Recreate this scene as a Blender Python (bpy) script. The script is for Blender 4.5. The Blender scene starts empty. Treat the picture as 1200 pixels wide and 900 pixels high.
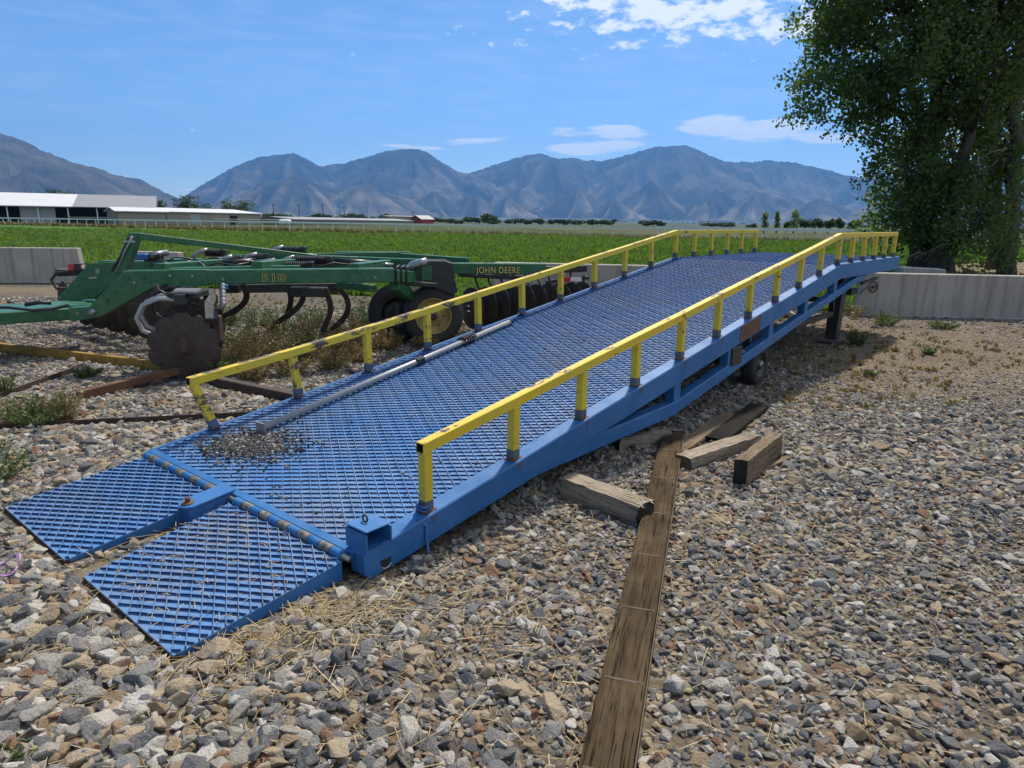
import bpy, math, random
import numpy as np
from mathutils import Vector, Matrix, Euler, noise as mnoise

# ---------------------------------------------------------------- camera, sky, sun, exposure
scene = bpy.context.scene
CAMH, FPX, PITCH, ROLL = 1.555, 803.27, 0.2312, 0.0132
cP, sP, cR, sR = math.cos(PITCH), math.sin(PITCH), math.cos(ROLL), math.sin(ROLL)
_fwd, _upc, _rgt = Vector((0, cP, -sP)), Vector((0, sP, cP)), Vector((1, 0, 0))
_R, _U = cR * _rgt + sR * _upc, -sR * _rgt + cR * _upc
cam_d = bpy.data.cameras.new('camera')
cam_d.sensor_width, cam_d.sensor_fit, cam_d.lens = 36.0, 'HORIZONTAL', FPX / 1200 * 36
cam_d.clip_start, cam_d.clip_end = 0.05, 60000
cam = bpy.data.objects.new('camera', cam_d)
cam.matrix_world = Matrix(((_R.x, _U.x, -_fwd.x, 0), (_R.y, _U.y, -_fwd.y, 0), (_R.z, _U.z, -_fwd.z, CAMH), (0, 0, 0, 1)))
scene.collection.objects.link(cam)
scene.camera = cam

SUN_AZ, SUN_EL = math.radians(18), math.radians(57)
world = bpy.data.worlds.new('World')
scene.world = world
world.use_nodes = True
wn, wl = world.node_tree.nodes, world.node_tree.links
wn.clear()
def WN(t, **k):
    n = wn.new(t)
    for a, b in k.items(): setattr(n, a, b)
    return n
def wmath(op, a, b=None, c=None, clamp=False):
    n = WN('ShaderNodeMath', operation=op, use_clamp=clamp)
    for i, v in enumerate((a, b, c)):
        if v is None: continue
        if isinstance(v, (int, float)): n.inputs[i].default_value = v
        else: wl.new(v, n.inputs[i])
    return n.outputs[0]
def wrange(v, a, b, c=0.0, d=1.0):
    n = WN('ShaderNodeMapRange', interpolation_type='SMOOTHSTEP')
    wl.new(v, n.inputs[0])
    for i, q in enumerate((a, b, c, d)): n.inputs[i + 1].default_value = q
    return n.outputs[0]
sky = WN('ShaderNodeTexSky', sky_type='NISHITA', sun_disc=False, sun_elevation=SUN_EL, sun_rotation=SUN_AZ,
         altitude=1400, air_density=1.0, dust_density=0.55, ozone_density=4.5)
bg1 = WN('ShaderNodeBackground'); bg1.inputs[1].default_value = 0.106
hsv = WN('ShaderNodeHueSaturation'); hsv.inputs['Saturation'].default_value = 1.16; wl.new(sky.outputs[0], hsv.inputs['Color'])
wl.new(hsv.outputs[0], bg1.inputs[0])
tc = WN('ShaderNodeTexCoord')
sep = WN('ShaderNodeSeparateXYZ'); wl.new(tc.outputs['Generated'], sep.inputs[0])
az = wmath('MULTIPLY', wmath('ARCTAN2', sep.outputs[0], sep.outputs[1]), 57.2958)
el = wmath('MULTIPLY', wmath('ARCSINE', sep.outputs[2]), 57.2958)
# cloud sheet: puffs high up to the right, lens-shaped streaks low above the range
cmb = WN('ShaderNodeCombineXYZ')
wl.new(wmath('MULTIPLY', az, 0.30), cmb.inputs[0]); wl.new(wmath('MULTIPLY', el, 0.62), cmb.inputs[1])
n1 = WN('ShaderNodeTexNoise'); n1.inputs['Scale'].default_value = 1.15; n1.inputs['Detail'].default_value = 9; n1.inputs['Roughness'].default_value = 0.62
wl.new(cmb.outputs[0], n1.inputs['Vector'])
hi = wmath('MULTIPLY', wrange(el, 9.8, 15.5), wrange(az, -13, 12))
cA = wrange(wmath('ADD', n1.outputs['Fac'], wmath('MULTIPLY', hi, 0.27)), 0.655, 0.80)
cmb2 = WN('ShaderNodeCombineXYZ')
wl.new(wmath('MULTIPLY', az, 0.26), cmb2.inputs[0]); wl.new(wmath('MULTIPLY', el, 1.5), cmb2.inputs[1])
cmb2.inputs[2].default_value = 3.7
n2 = WN('ShaderNodeTexNoise'); n2.inputs['Scale'].default_value = 1.0; n2.inputs['Detail'].default_value = 8; n2.inputs['Roughness'].default_value = 0.55
wl.new(cmb2.outputs[0], n2.inputs['Vector'])
def blob(a0, e0, wa, we, tilt=0.0):
    da = wmath('DIVIDE', wmath('SUBTRACT', az, a0), wa)
    de = wmath('DIVIDE', wmath('SUBTRACT', wmath('SUBTRACT', el, e0), wmath('MULTIPLY', wmath('SUBTRACT', az, a0), tilt)), we)
    return wrange(wmath('ADD', wmath('MULTIPLY', da, da), wmath('MULTIPLY', de, de)), 0.0, 1.0, 1.0, 0.0)
lows = None
for q in ((6.6, 7.0, 5.2, 0.75), (6.0, 5.85, 5.2, 0.85), (17.5, 7.05, 6.6, 1.2, -0.05), (23, 6.3, 3.5, 0.7), (-29.3, 2.05, 2.1, 0.16), (-23.9, 2.1, 2.1, 0.2),
          (-3.5, 6.2, 5.5, 0.42, 0.05), (-8.5, 5.6, 3.4, 0.4), (30, 6.5, 5, 0.8), (48, 7.5, 9, 1.1), (-48, 6, 8, 0.7), (70, 9, 10, 1.4), (-75, 8, 10, 1.2)):
    b = blob(*q)
    if q[0] in (-3.5, -8.5): b = wmath('MULTIPLY', b, 0.62)
    lows = b if lows is None else wmath('MAXIMUM', lows, b)
cB = wmath('MULTIPLY', wrange(wmath('ADD', wmath('MULTIPLY', lows, 0.75), wmath('MULTIPLY', wmath('SUBTRACT', n2.outputs['Fac'], 0.5), 2.3)), 0.24, 0.66), wrange(lows, 0.0, 0.22))
veil = wmath('MULTIPLY', wrange(n2.outputs['Fac'], 0.35, 0.75), 0.10)
cloud = wmath('MAXIMUM', wmath('MAXIMUM', cA, wmath('MULTIPLY', cB, 0.92)), veil, clamp=True)
bg2 = WN('ShaderNodeBackground'); bg2.inputs[0].default_value = (0.94, 0.965, 1.0, 1); bg2.inputs[1].default_value = 0.92
mixw = WN('ShaderNodeMixShader'); wl.new(cloud, mixw.inputs[0]); wl.new(bg1.outputs[0], mixw.inputs[1]); wl.new(bg2.outputs[0], mixw.inputs[2])
wo = WN('ShaderNodeOutputWorld'); wl.new(mixw.outputs[0], wo.inputs[0])

sun_d = bpy.data.lights.new('sun', 'SUN'); sun_d.energy = 5.0; sun_d.angle = math.radians(3.0); sun_d.color = (1.0, 0.935, 0.83)
sun = bpy.data.objects.new('sun', sun_d)
sun.rotation_euler = Vector((math.sin(SUN_AZ) * math.cos(SUN_EL), math.cos(SUN_AZ) * math.cos(SUN_EL), math.sin(SUN_EL))).to_track_quat('Z', 'Y').to_euler()
scene.collection.objects.link(sun)
scene.view_settings.view_transform = 'Standard'; scene.view_settings.look = 'None'
scene.view_settings.exposure = 0.34; scene.view_settings.gamma = 1.0; scene.view_settings.use_curve_mapping = False
scene.render.engine = 'CYCLES'
scene.cycles.use_denoising = True
scene.cycles.max_bounces = 8; scene.cycles.transparent_max_bounces = 8; scene.cycles.volume_bounces = 0
scene.cycles.diffuse_bounces = 3; scene.cycles.glossy_bounces = 3; scene.cycles.transmission_bounces = 4

# ---------------------------------------------------------------- pixel to place
def ray(x, y):
    u, v = (x - 600) / FPX, (y - 450) / FPX
    u, v = cR * u + sR * v, -sR * u + cR * v
    return Vector((u, cP - sP * v, -sP - cP * v))
def at(x, y, Y):
    r = ray(x, y); return Vector((0, 0, CAMH)) + r * (Y / r.y)
def gnd(x, y, z=0.0):
    r = ray(x, y); return Vector((0, 0, CAMH)) + r * ((z - CAMH) / r.z)

# ---------------------------------------------------------------- mesh helpers
rnd = random.Random(11); rng = np.random.default_rng(11)
COL = scene.collection
def tag(o, label=None, cat=None, group=None, kind=None):
    if label: o['label'] = label
    if cat: o['category'] = cat
    if group: o['group'] = group
    if kind: o['kind'] = kind
    return o
def empty(name, loc=(0, 0, 0), rz=0.0):
    o = bpy.data.objects.new(name, None); o.location = loc; o.rotation_euler = (0, 0, rz); o.empty_display_size = 0.1
    COL.objects.link(o); return o
def perp(d, up=(0, 0, 1)):
    d = Vector(d).normalized(); u = Vector(up); s = d.cross(u)
    if s.length < 1e-4: s = d.cross(Vector((0, 1, 0)))
    s.normalize(); return s, s.cross(d).normalized()
class MB:
    def __init__(s): s.v, s.f, s.m = [], [], []
    def add(s, vs, fs, m=0):
        b = len(s.v); s.v += [tuple(q) for q in vs]
        s.f += [tuple(b + i for i in f) for f in fs]; s.m += [m] * len(fs); return s
    def hexa(s, p, m=0):
        return s.add(p, [(3, 2, 1, 0), (4, 5, 6, 7), (0, 1, 5, 4), (1, 2, 6, 5), (2, 3, 7, 6), (3, 0, 4, 7)], m)
    def box(s, c, size, m=0, rot=None):
        c = Vector(c); a, b, d = [q / 2 for q in size]
        P = [Vector(q) for q in ((-a, -b, -d), (a, -b, -d), (a, b, -d), (-a, b, -d), (-a, -b, d), (a, -b, d), (a, b, d), (-a, b, d))]
        if rot is not None: P = [rot @ q for q in P]
        return s.hexa([c + q for q in P], m)
    def bar(s, p0, p1, w, h, up=(0, 0, 1), m=0, w1=None, h1=None):
        p0, p1 = Vector(p0), Vector(p1); a, u = perp(p1 - p0, up)
        w1 = w if w1 is None else w1; h1 = h if h1 is None else h1
        q = []
        for p, ww, hh in ((p0, w, h), (p1, w1, h1)):
            q += [p - a * ww / 2 - u * hh / 2, p + a * ww / 2 - u * hh / 2, p + a * ww / 2 + u * hh / 2, p - a * ww / 2 + u * hh / 2]
        return s.hexa(q, m)
    def prism(s, pts, d, m=0):
        n = len(pts); d = Vector(d); P = [Vector(q) for q in pts]
        nrm = Vector((0, 0, 0))
        for i in range(n): nrm += P[i].cross(P[(i + 1) % n])
        if nrm.dot(d) > 0: P.reverse()
        Q = [q + d for q in P]
        fs = [tuple(range(n)), tuple(range(2 * n - 1, n - 1, -1))] + [(i, n + i, n + (i + 1) % n, (i + 1) % n) for i in range(n)]
        return s.add(P + Q, fs, m)
    def tube(s, path, r, n=8, m=0, caps=True):
        P = [Vector(q) for q in path]; k = len(P)
        R = [r] * k if isinstance(r, (int, float)) else list(r)
        t0 = (P[1] - P[0]).normalized(); a, u = perp(t0); vs = []
        for i in range(k):
            t = (P[min(i + 1, k - 1)] - P[max(i - 1, 0)]).normalized()
            a = (a - t * a.dot(t)).normalized(); u = t.cross(a)
            vs += [P[i] + (a * math.cos(2 * math.pi * j / n) + u * math.sin(2 * math.pi * j / n)) * R[i] for j in range(n)]
        fs = [(i * n + j, i * n + (j + 1) % n, (i + 1) * n + (j + 1) % n, (i + 1) * n + j) for i in range(k - 1) for j in range(n)]
        if caps: fs += [tuple(range(n - 1, -1, -1)), tuple((k - 1) * n + j for j in range(n))]
        return s.add(vs, fs, m)
    def cyl(s, p0, p1, r, n=12, m=0): return s.tube([p0, p1], r, n, m)
    def lathe(s, c, axis, prof, n=20, m=0, close=False):
        c = Vector(c); ax = Vector(axis).normalized(); a, u = perp(ax); vs = []
        for r, h in prof:
            vs += [c + ax * h + (a * math.cos(2 * math.pi * j / n) + u * math.sin(2 * math.pi * j / n)) * r for j in range(n)]
        k = len(prof)
        fs = [(i * n + j, i * n + (j + 1) % n, ((i + 1) % k) * n + (j + 1) % n, ((i + 1) % k) * n + j) for i in range(k if close else k - 1) for j in range(n)]
        return s.add(vs, fs, m)
    def build(s, name, mats, parent=None, smooth=False, bevel=0.0, xf=None, seg=1):
        me = bpy.data.meshes.new(name)
        v = s.v if xf is None else [tuple(xf @ Vector(q)) for q in s.v]
        me.from_pydata(v, [], s.f)
        if not isinstance(mats, (list, tuple)): mats = [mats]
        for q in mats: me.materials.append(q)
        me.polygons.foreach_set('material_index', s.m)
        if smooth: me.polygons.foreach_set('use_smooth', [True] * len(s.f))
        me.validate(); me.update()
        o = bpy.data.objects.new(name, me); COL.objects.link(o)
        if parent is not None: o.parent = parent
        if bevel:
            b = o.modifiers.new('bevel', 'BEVEL'); b.width = bevel; b.segments = seg; b.limit_method = 'ANGLE'; b.angle_limit = math.radians(40)
        return o
def recalc(o):
    import bmesh
    bm = bmesh.new(); bm.from_mesh(o.data); bmesh.ops.recalc_face_normals(bm, faces=bm.faces); bm.to_mesh(o.data); bm.free(); return o
def copy_part(src, parent, loc=None, rot=None, scale=None):
    c = src.copy(); COL.objects.link(c); c.parent = parent
    if loc is not None: c.location = loc
    if rot is not None: c.rotation_euler = rot
    if scale is not None: c.scale = scale
    return c

# ---------------------------------------------------------------- materials
class NT:
    """small wrapper for building node materials"""
    def __init__(s, name):
        s.mat = bpy.data.materials.new(name); s.mat.use_nodes = True
        s.n, s.l = s.mat.node_tree.nodes, s.mat.node_tree.links
        s.b = s.n['Principled BSDF']; s.out = s.n['Material Output']
        s.tc = s.n.new('ShaderNodeTexCoord')
    def set(s, sock, v):
        if isinstance(v, bpy.types.NodeSocket): s.l.new(v, sock)
        else:
            if isinstance(v, tuple) and len(v) == 3 and sock.type == 'RGBA': v = v + (1,)
            sock.default_value = v
    def noise(s, scale, detail=4, rough=0.55, vec=None, stretch=None, dist=0.0, out='Fac'):
        n = s.n.new('ShaderNodeTexNoise'); n.inputs['Scale'].default_value = scale; n.inputs['Detail'].default_value = detail
        n.inputs['Roughness'].default_value = rough; n.inputs['Distortion'].default_value = dist
        v = s.tc.outputs['Object'] if vec is None else vec
        if stretch:
            mp = s.n.new('ShaderNodeMapping'); mp.inputs['Scale'].default_value = stretch; s.l.new(v, mp.inputs['Vector']); v = mp.outputs[0]
        s.l.new(v, n.inputs['Vector']); return n.outputs[out]
    def voro(s, scale, feature='F1', vec=None, out='Distance', rand=1.0):
        n = s.n.new('ShaderNodeTexVoronoi'); n.feature = feature; n.inputs['Scale'].default_value = scale; n.inputs['Randomness'].default_value = rand
        s.l.new(s.tc.outputs['Object'] if vec is None else vec, n.inputs['Vector']); return n.outputs[out]
    def ramp(s, fac, stops, interp='LINEAR'):
        n = s.n.new('ShaderNodeValToRGB'); n.color_ramp.interpolation = interp; e = n.color_ramp.elements
        while len(e) > 1: e.remove(e[0])
        for i, (p, c) in enumerate(stops):
            q = e[0] if i == 0 else e.new(p)
            q.position = p; q.color = (c, c, c, 1) if isinstance(c, (int, float)) else tuple(c) + (1,)
        s.l.new(fac, n.inputs[0]); return n.outputs[0]
    def mix(s, fac, a, b, mode='MIX'):
        n = s.n.new('ShaderNodeMix'); n.data_type = 'RGBA'; n.blend_type = mode
        s.set(n.inputs['Factor'], fac); s.set(n.inputs['A'], a); s.set(n.inputs['B'], b); return n.outputs['Result']
    def math(s, op, a, b=0.0, clamp=False):
        n = s.n.new('ShaderNodeMath'); n.operation = op; n.use_clamp = clamp; s.set(n.inputs[0], a); s.set(n.inputs[1], b); return n.outputs[0]
    def bump(s, h, strength=0.4, dist=0.01):
        n = s.n.new('ShaderNodeBump'); n.inputs['Strength'].default_value = strength; n.inputs['Distance'].default_value = dist
        s.l.new(h, n.inputs['Height']); s.l.new(n.outputs[0], s.b.inputs['Normal']); return s
    def orand(s): return s.n.new('ShaderNodeObjectInfo').outputs['Random']
    def done(s, col, rough=0.6, metal=0.0, spec=0.5):
        s.set(s.b.inputs['Base Color'], col); s.set(s.b.inputs['Roughness'], rough); s.set(s.b.inputs['Metallic'], metal)
        s.b.inputs['Specular IOR Level'].default_value = spec; return s.mat
M = {}
def paint(name, col, col2, chip=None, chip_at=0.62, scale=3.0, rough=0.4, dust=(0.30, 0.27, 0.23), dust_amt=0.25):
    t = NT(name)
    c = t.mix(t.ramp(t.noise(scale, 5), [(0.35, 0.0), (0.7, 1.0)]), col, col2)
    c = t.mix(t.math('MULTIPLY', t.ramp(t.noise(scale * 6, 6, 0.65), [(0.45, 0.0), (0.75, 1.0)]), dust_amt), c, dust)
    r = t.ramp(t.noise(scale * 4, 4), [(0.3, rough - 0.08), (0.7, rough + 0.18)])
    if chip:
        f_ = t.math('MULTIPLY', t.ramp(t.noise(scale * .8, 7, 0.68, dist=0.8), [(0.46, 0.0), (0.64, 1.0)]), 0.38); c = t.mix(f_, c, tuple(min(1, q * 1.5 + .035) for q in col))
        s_ = t.ramp(t.noise(scale * 2.2, 6, 0.75, stretch=(6.0, 1.0, 9.0)), [(0.63, 0.0), (0.67, 1.0)]); c = t.mix(t.math('MULTIPLY', s_, 0.45), c, dust)
        k = t.ramp(t.noise(scale * 9, 7, 0.7), [(chip_at, 0.0), (chip_at + 0.03, 1.0)])
        c = t.mix(k, c, chip)
    t.bump(t.noise(scale * 40, 3), 0.12, 0.004)
    return t.done(c, r)
M['blue'] = paint('blue_paint', (0.010, 0.096, 0.262), (0.018, 0.120, 0.31), chip=(0.060, 0.045, 0.038), chip_at=0.685, scale=1.8, rough=0.42, dust=(0.16, 0.19, 0.23), dust_amt=0.16)
M['blue_dark'] = paint('blue_paint_underside', (0.02, 0.09, 0.27), (0.03, 0.11, 0.30), chip=(0.05, 0.03, 0.02), chip_at=0.66, scale=3)
M['green'] = paint('green_paint', (0.014, 0.095, 0.038), (0.020, 0.122, 0.050), scale=2.0, rough=0.36, dust=(0.22, 0.24, 0.16), dust_amt=0.25)
M['yellow_rim'] = paint('yellow_rim_paint', (0.32, 0.235, 0.06), (0.24, 0.175, 0.06), chip=(0.14, 0.09, 0.05), chip_at=0.62, scale=6)
M['white_paint'] = paint('white_paint', (0.78, 0.77, 0.73), (0.68, 0.67, 0.63), scale=0.6, dust_amt=0.15)
M['black'] = paint('black_paint', (0.010, 0.010, 0.012), (0.022, 0.022, 0.024), scale=5, rough=0.38, dust=(0.10, 0.085, 0.07), dust_amt=0.35)
M['post_grey'] = paint('bare_post_foot', (0.085, 0.09, 0.10), (0.05, 0.055, 0.07), chip=(0.14, 0.06, 0.03), chip_at=0.60, scale=9, rough=0.55)
M['post_blue'] = paint('blue_post_foot', (0.035, 0.075, 0.17), (0.05, 0.09, 0.16), chip=(0.09, 0.08, 0.07), chip_at=0.6, scale=9, rough=0.5)
def m_yellow(name, at_, chipc):
    t = NT(name)
    c = t.mix(t.ramp(t.noise(3, 4), [(0.35, 0.0), (0.7, 1.0)]), (0.68, 0.475, 0.020), (0.57, 0.43, 0.035))
    g = t.n.new('ShaderNodeNewGeometry'); sp = t.n.new('ShaderNodeSeparateXYZ'); t.l.new(g.outputs['Normal'], sp.inputs[0])
    wear = t.math('ADD', t.noise(13, 8, 0.72, stretch=(1.0, 0.35, 1.0)), t.math('MULTIPLY', t.math('MAXIMUM', sp.outputs[2], 0.0), 0.05))
    k = t.ramp(wear, [(at_, 0.0), (at_ + 0.025, 1.0)])
    c = t.mix(k, c, t.mix(t.ramp(t.noise(20, 4), [(0.42, 0.0), (0.6, 1.0)]), chipc, (0.10, 0.05, 0.028)))
    c = t.mix(t.math('MULTIPLY', t.ramp(t.noise(26, 5), [(0.5, 0.0), (0.8, 1.0)]), 0.35), c, (0.30, 0.24, 0.10))
    t.bump(t.math('SUBTRACT', 1.0, k), 0.35, 0.003)
    return t.done(c, 0.5)
M['yellow'] = m_yellow('yellow_paint', 0.605, (0.045, 0.042, 0.05))
M['yellow_worn'] = m_yellow('yellow_paint_worn', 0.555, (0.05, 0.05, 0.065))
def m_rust(name, a, b, c3):
    t = NT(name)
    c = t.mix(t.ramp(t.noise(9, 7, 0.65), [(0.35, 0.0), (0.65, 1.0)]), a, b)
    c = t.mix(t.ramp(t.noise(26, 5, 0.65), [(0.55, 0.0), (0.66, 1.0)]), c, c3)
    t.bump(t.noise(60, 5, 0.65), 0.4, 0.004)
    return t.done(c, 0.8)
M['rust'] = m_rust('rusty_steel', (0.085, 0.038, 0.020), (0.16, 0.075, 0.035), (0.045, 0.028, 0.022))
M['rust_dark'] = m_rust('dark_rusty_steel', (0.030, 0.020, 0.016), (0.062, 0.036, 0.024), (0.10, 0.06, 0.035))
M['rust_yellow'] = m_rust('rusty_yellow_paint', (0.34, 0.20, 0.025), (0.24, 0.13, 0.022), (0.045, 0.028, 0.018))
M['disc'] = m_rust('soiled_disc_steel', (0.036, 0.026, 0.021), (0.062, 0.045, 0.035), (0.024, 0.018, 0.015))
t = NT('grimy_knuckle'); M['knuckle'] = t.done(t.mix(t.ramp(t.noise(25, 6, 0.7), [(0.4, 0.0), (0.6, 1.0)]), (0.22, 0.205, 0.18), (0.085, 0.075, 0.065)), 0.55, 0.2)
t = NT('worn_steel'); M['steel'] = t.done(t.mix(t.noise(30, 5), (0.16, 0.16, 0.17), (0.34, 0.34, 0.35)), 0.38, 0.7)
t = NT('bright_steel'); M['bright'] = t.done(t.mix(t.noise(40, 5), (0.25, 0.25, 0.26), (0.46, 0.46, 0.46)), 0.36, 0.55)
t = NT('galvanised_pipe'); M['pipe'] = t.done(t.mix(t.noise(18, 5), (0.20, 0.21, 0.22), (0.31, 0.32, 0.33)), 0.45, 0.25)
t = NT('black_rubber'); t.bump(t.noise(120, 3), 0.3, 0.003); M['rubber'] = t.done(t.mix(t.noise(14, 5), (0.012, 0.012, 0.013), (0.045, 0.040, 0.036)), 0.75)
t = NT('red_reflector'); M['red'] = t.done((0.55, 0.02, 0.03), 0.25)
t = NT('decal_black'); M['decal_black'] = t.done((0.012, 0.012, 0.012), 0.4)
t = NT('decal_yellow'); M['decal_yellow'] = t.done((0.72, 0.58, 0.16), 0.45)
t = NT('blue_plastic'); M['blue_plastic'] = t.done((0.03, 0.12, 0.36), 0.4)
# worn tops of the expanded-metal strands, and the dusty blue plate under them
t = NT('worn_strand_top')
k = t.ramp(t.noise(3.0, 6, 0.65), [(0.40, 0.0), (0.60, 1.0)])
c = t.mix(k, (0.27, 0.34, 0.43), (0.10, 0.22, 0.45))
c = t.mix(t.math('MULTIPLY', t.ramp(t.noise(1.3, 7, 0.7, dist=0.6), [(0.48, 0.0), (0.64, 1.0)]), 0.6), c, (0.19, 0.165, 0.135))
c = t.mix(t.ramp(t.noise(30, 4), [(0.57, 0.0), (0.68, 1.0)]), c, (0.11, 0.065, 0.04))
M['strand_top'] = t.done(c, 0.45, 0.25)
t = NT('shaded_strand_top'); M['strand_shaded'] = t.done(t.mix(t.ramp(t.noise(4, 6, 0.65), [(0.40, 0.0), (0.60, 1.0)]), (0.11, 0.19, 0.34), (0.050, 0.15, 0.36)), 0.5, 0.08)  # one strand family's tops coloured darker, shade put into the colour
t = NT('strand_side')
c = t.mix(t.ramp(t.noise(5, 6, 0.65), [(0.40, 0.0), (0.60, 1.0)]), (0.032, 0.125, 0.33), (0.030, 0.080, 0.19))
M['strand_side'] = t.done(c, 0.5)
t = NT('dusty_blue_plate')
c = t.mix(t.ramp(t.noise(2.2, 6, 0.65), [(0.38, 0.0), (0.62, 1.0)]), (0.060, 0.195, 0.44), (0.11, 0.235, 0.44))
c = t.mix(t.math('MULTIPLY', t.ramp(t.noise(14, 8, 0.72), [(0.50, 0.0), (0.68, 1.0)]), 0.5), c, (0.20, 0.22, 0.25))
c = t.mix(t.math('MULTIPLY', t.ramp(t.noise(1.1, 8, 0.7, dist=0.7), [(0.47, 0.0), (0.66, 1.0)]), 0.55), c, (0.235, 0.215, 0.185))
c = t.mix(t.ramp(t.noise(55, 6, 0.7), [(0.64, 0.0), (0.70, 1.0)]), c, (0.34, 0.34, 0.34))
c = t.mix(t.ramp(t.noise(23, 6, 0.7), [(0.66, 0.0), (0.70, 1.0)]), c, (0.055, 0.045, 0.045))
M['plate'] = t.done(c, t.ramp(t.noise(9, 5), [(0.3, 0.22), (0.7, 0.45)]), spec=0.7)
def m_wood(name, a, b, dark, ax=0):
    t = NT(name); st = [22.0, 22.0, 22.0]; st[ax] = 1.6
    st2 = [130.0, 130.0, 130.0]; st2[ax] = 5.0
    g = t.noise(1.0, 6, 0.6, stretch=tuple(st), dist=0.6); g2 = t.noise(1.0, 4, 0.6, stretch=tuple(st2))
    c = t.mix(t.ramp(g, [(0.30, 0.0), (0.70, 1.0)]), a, b)
    c = t.mix(t.ramp(g2, [(0.52, 0.0), (0.66, 1.0)]), c, dark)
    c = t.mix(t.math('MULTIPLY', t.ramp(t.noise(5, 5), [(0.45, 0.0), (0.7, 1.0)]), 0.45), c, dark)
    t.bump(g2, 0.7, 0.006)
    return t.done(c, 0.9, spec=0.06)
M['wood_grey'] = m_wood('weathered_grey_wood', (0.24, 0.195, 0.145), (0.36, 0.305, 0.235), (0.085, 0.066, 0.048))
M['wood_brown'] = m_wood('weathered_brown_wood', (0.15, 0.112, 0.075), (0.24, 0.185, 0.125), (0.050, 0.036, 0.025))
M['wood_plank'] = m_wood('plank_wood', (0.048, 0.033, 0.019), (0.105, 0.074, 0.042), (0.010, 0.008, 0.005))
M['wood_black'] = m_wood('tarred_black_wood', (0.018, 0.016, 0.015), (0.034, 0.029, 0.025), (0.010, 0.009, 0.009))
M['wood_end'] = m_wood('end_grain_wood', (0.035, 0.030, 0.026), (0.06, 0.05, 0.042), (0.02, 0.017, 0.015))
t = NT('broken_wood'); M['wood_broken'] = t.done(t.mix(t.noise(50, 4), (0.47, 0.39, 0.27), (0.33, 0.26, 0.17)), 0.85)
t = NT('splintered_wood'); M['wood_pale'] = t.done(t.mix(t.noise(60, 4), (0.12, 0.085, 0.049), (0.055, 0.040, 0.024)), 0.85)
t = NT('cast_concrete')
c = t.mix(t.ramp(t.noise(1.4, 6), [(0.35, 0.0), (0.7, 1.0)]), (0.33, 0.30, 0.26), (0.43, 0.395, 0.345))
c = t.mix(t.math('MULTIPLY', t.ramp(t.noise(1.0, 5, 0.6, stretch=(9, 9, 0.5)), [(0.46, 0.0), (0.66, 1.0)]), 0.48), c, (0.13, 0.112, 0.092))
c = t.mix(t.ramp(t.noise(35, 4), [(0.64, 0.0), (0.70, 1.0)]), c, (0.16, 0.15, 0.14))
t.bump(t.noise(30, 5), 0.3, 0.006); M['concrete'] = t.done(c, 0.9, spec=0.2)
# stones: one material, colour picked per stone
t = NT('crushed_stone'); r = t.orand()
c = t.ramp(r, [(0.0, (0.105, 0.108, 0.115)), (0.12, (0.158, 0.159, 0.163)), (0.24, (0.222, 0.218, 0.208)), (0.35, (0.325, 0.298, 0.255)),
               (0.48, (0.46, 0.425, 0.365)), (0.59, (0.40, 0.315, 0.21)), (0.75, (0.30, 0.215, 0.13)), (0.85, (0.235, 0.125, 0.075)), (0.88, (0.15, 0.145, 0.14)), (0.93, (0.52, 0.49, 0.44))], 'CONSTANT')
c = t.mix(t.math('MULTIPLY', t.ramp(t.noise(1.6, 6, 0.65), [(0.42, 0.0), (0.66, 1.0)]), 0.36), c, (0.30, 0.26, 0.205))
c = t.mix(t.math('MULTIPLY', t.ramp(t.noise(3.4, 5, 0.6, dist=1.5), [(0.56, 0.0), (0.66, 1.0)]), 0.45), c, (0.08, 0.075, 0.075))
t.bump(t.noise(5, 6, 0.65), 0.55, 0.12); M['stone'] = t.done(c, 0.85, spec=0.15)
# ground sheets
t = NT('gravel_dirt'); v = t.tc.outputs['Object']
cell = t.voro(26, vec=v, out='Color'); dist = t.voro(26, vec=v)
sp = t.n.new('ShaderNodeSeparateColor'); t.l.new(cell, sp.inputs[0])
c = t.ramp(sp.outputs[0], [(0.0, (0.07, 0.07, 0.07)), (0.3, (0.115, 0.108, 0.098)), (0.55, (0.17, 0.148, 0.115)), (0.75, (0.12, 0.09, 0.058)), (0.9, (0.19, 0.175, 0.155))])
c = t.mix(t.ramp(dist, [(0.25, 0.0), (0.6, 1.0)]), c, (0.085, 0.07, 0.052))  # ground colours darkened to paint the shade in crevices between stones
dirt = t.mix(t.ramp(t.noise(22, 7, 0.7), [(0.35, 0.0), (0.65, 1.0)]), (0.14, 0.108, 0.068), (0.26, 0.198, 0.122))
dry = t.ramp(t.noise(0.34, 6, 0.6), [(0.44, 0.0), (0.60, 1.0)])
c = t.mix(t.math('MULTIPLY', dry, 0.7), c, dirt)
t.bump(t.math('ADD', t.math('MULTIPLY', dist, -1.0), t.math('MULTIPLY', t.noise(70, 5), 0.4)), 0.8, 0.02); M['gravel'] = t.done(c, 0.95, spec=0.15)
t = NT('tan_yard_dirt')
c = t.mix(t.ramp(t.noise(1.3, 7, 0.65), [(0.38, 0.0), (0.62, 1.0)]), (0.125, 0.092, 0.058), (0.205, 0.152, 0.095))
c = t.mix(t.ramp(t.noise(38, 5, 0.7), [(0.52, 0.0), (0.62, 1.0)]), c, (0.085, 0.078, 0.070)); c = t.mix(t.ramp(t.noise(52, 4, 0.7), [(0.58, 0.0), (0.66, 1.0)]), c, (0.33, 0.275, 0.20))
t.bump(t.noise(45, 6, 0.7), 0.7, 0.02); M['tan_dirt'] = t.done(c, 1.0, spec=0.1)
t = NT('alfalfa_ground')
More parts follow.
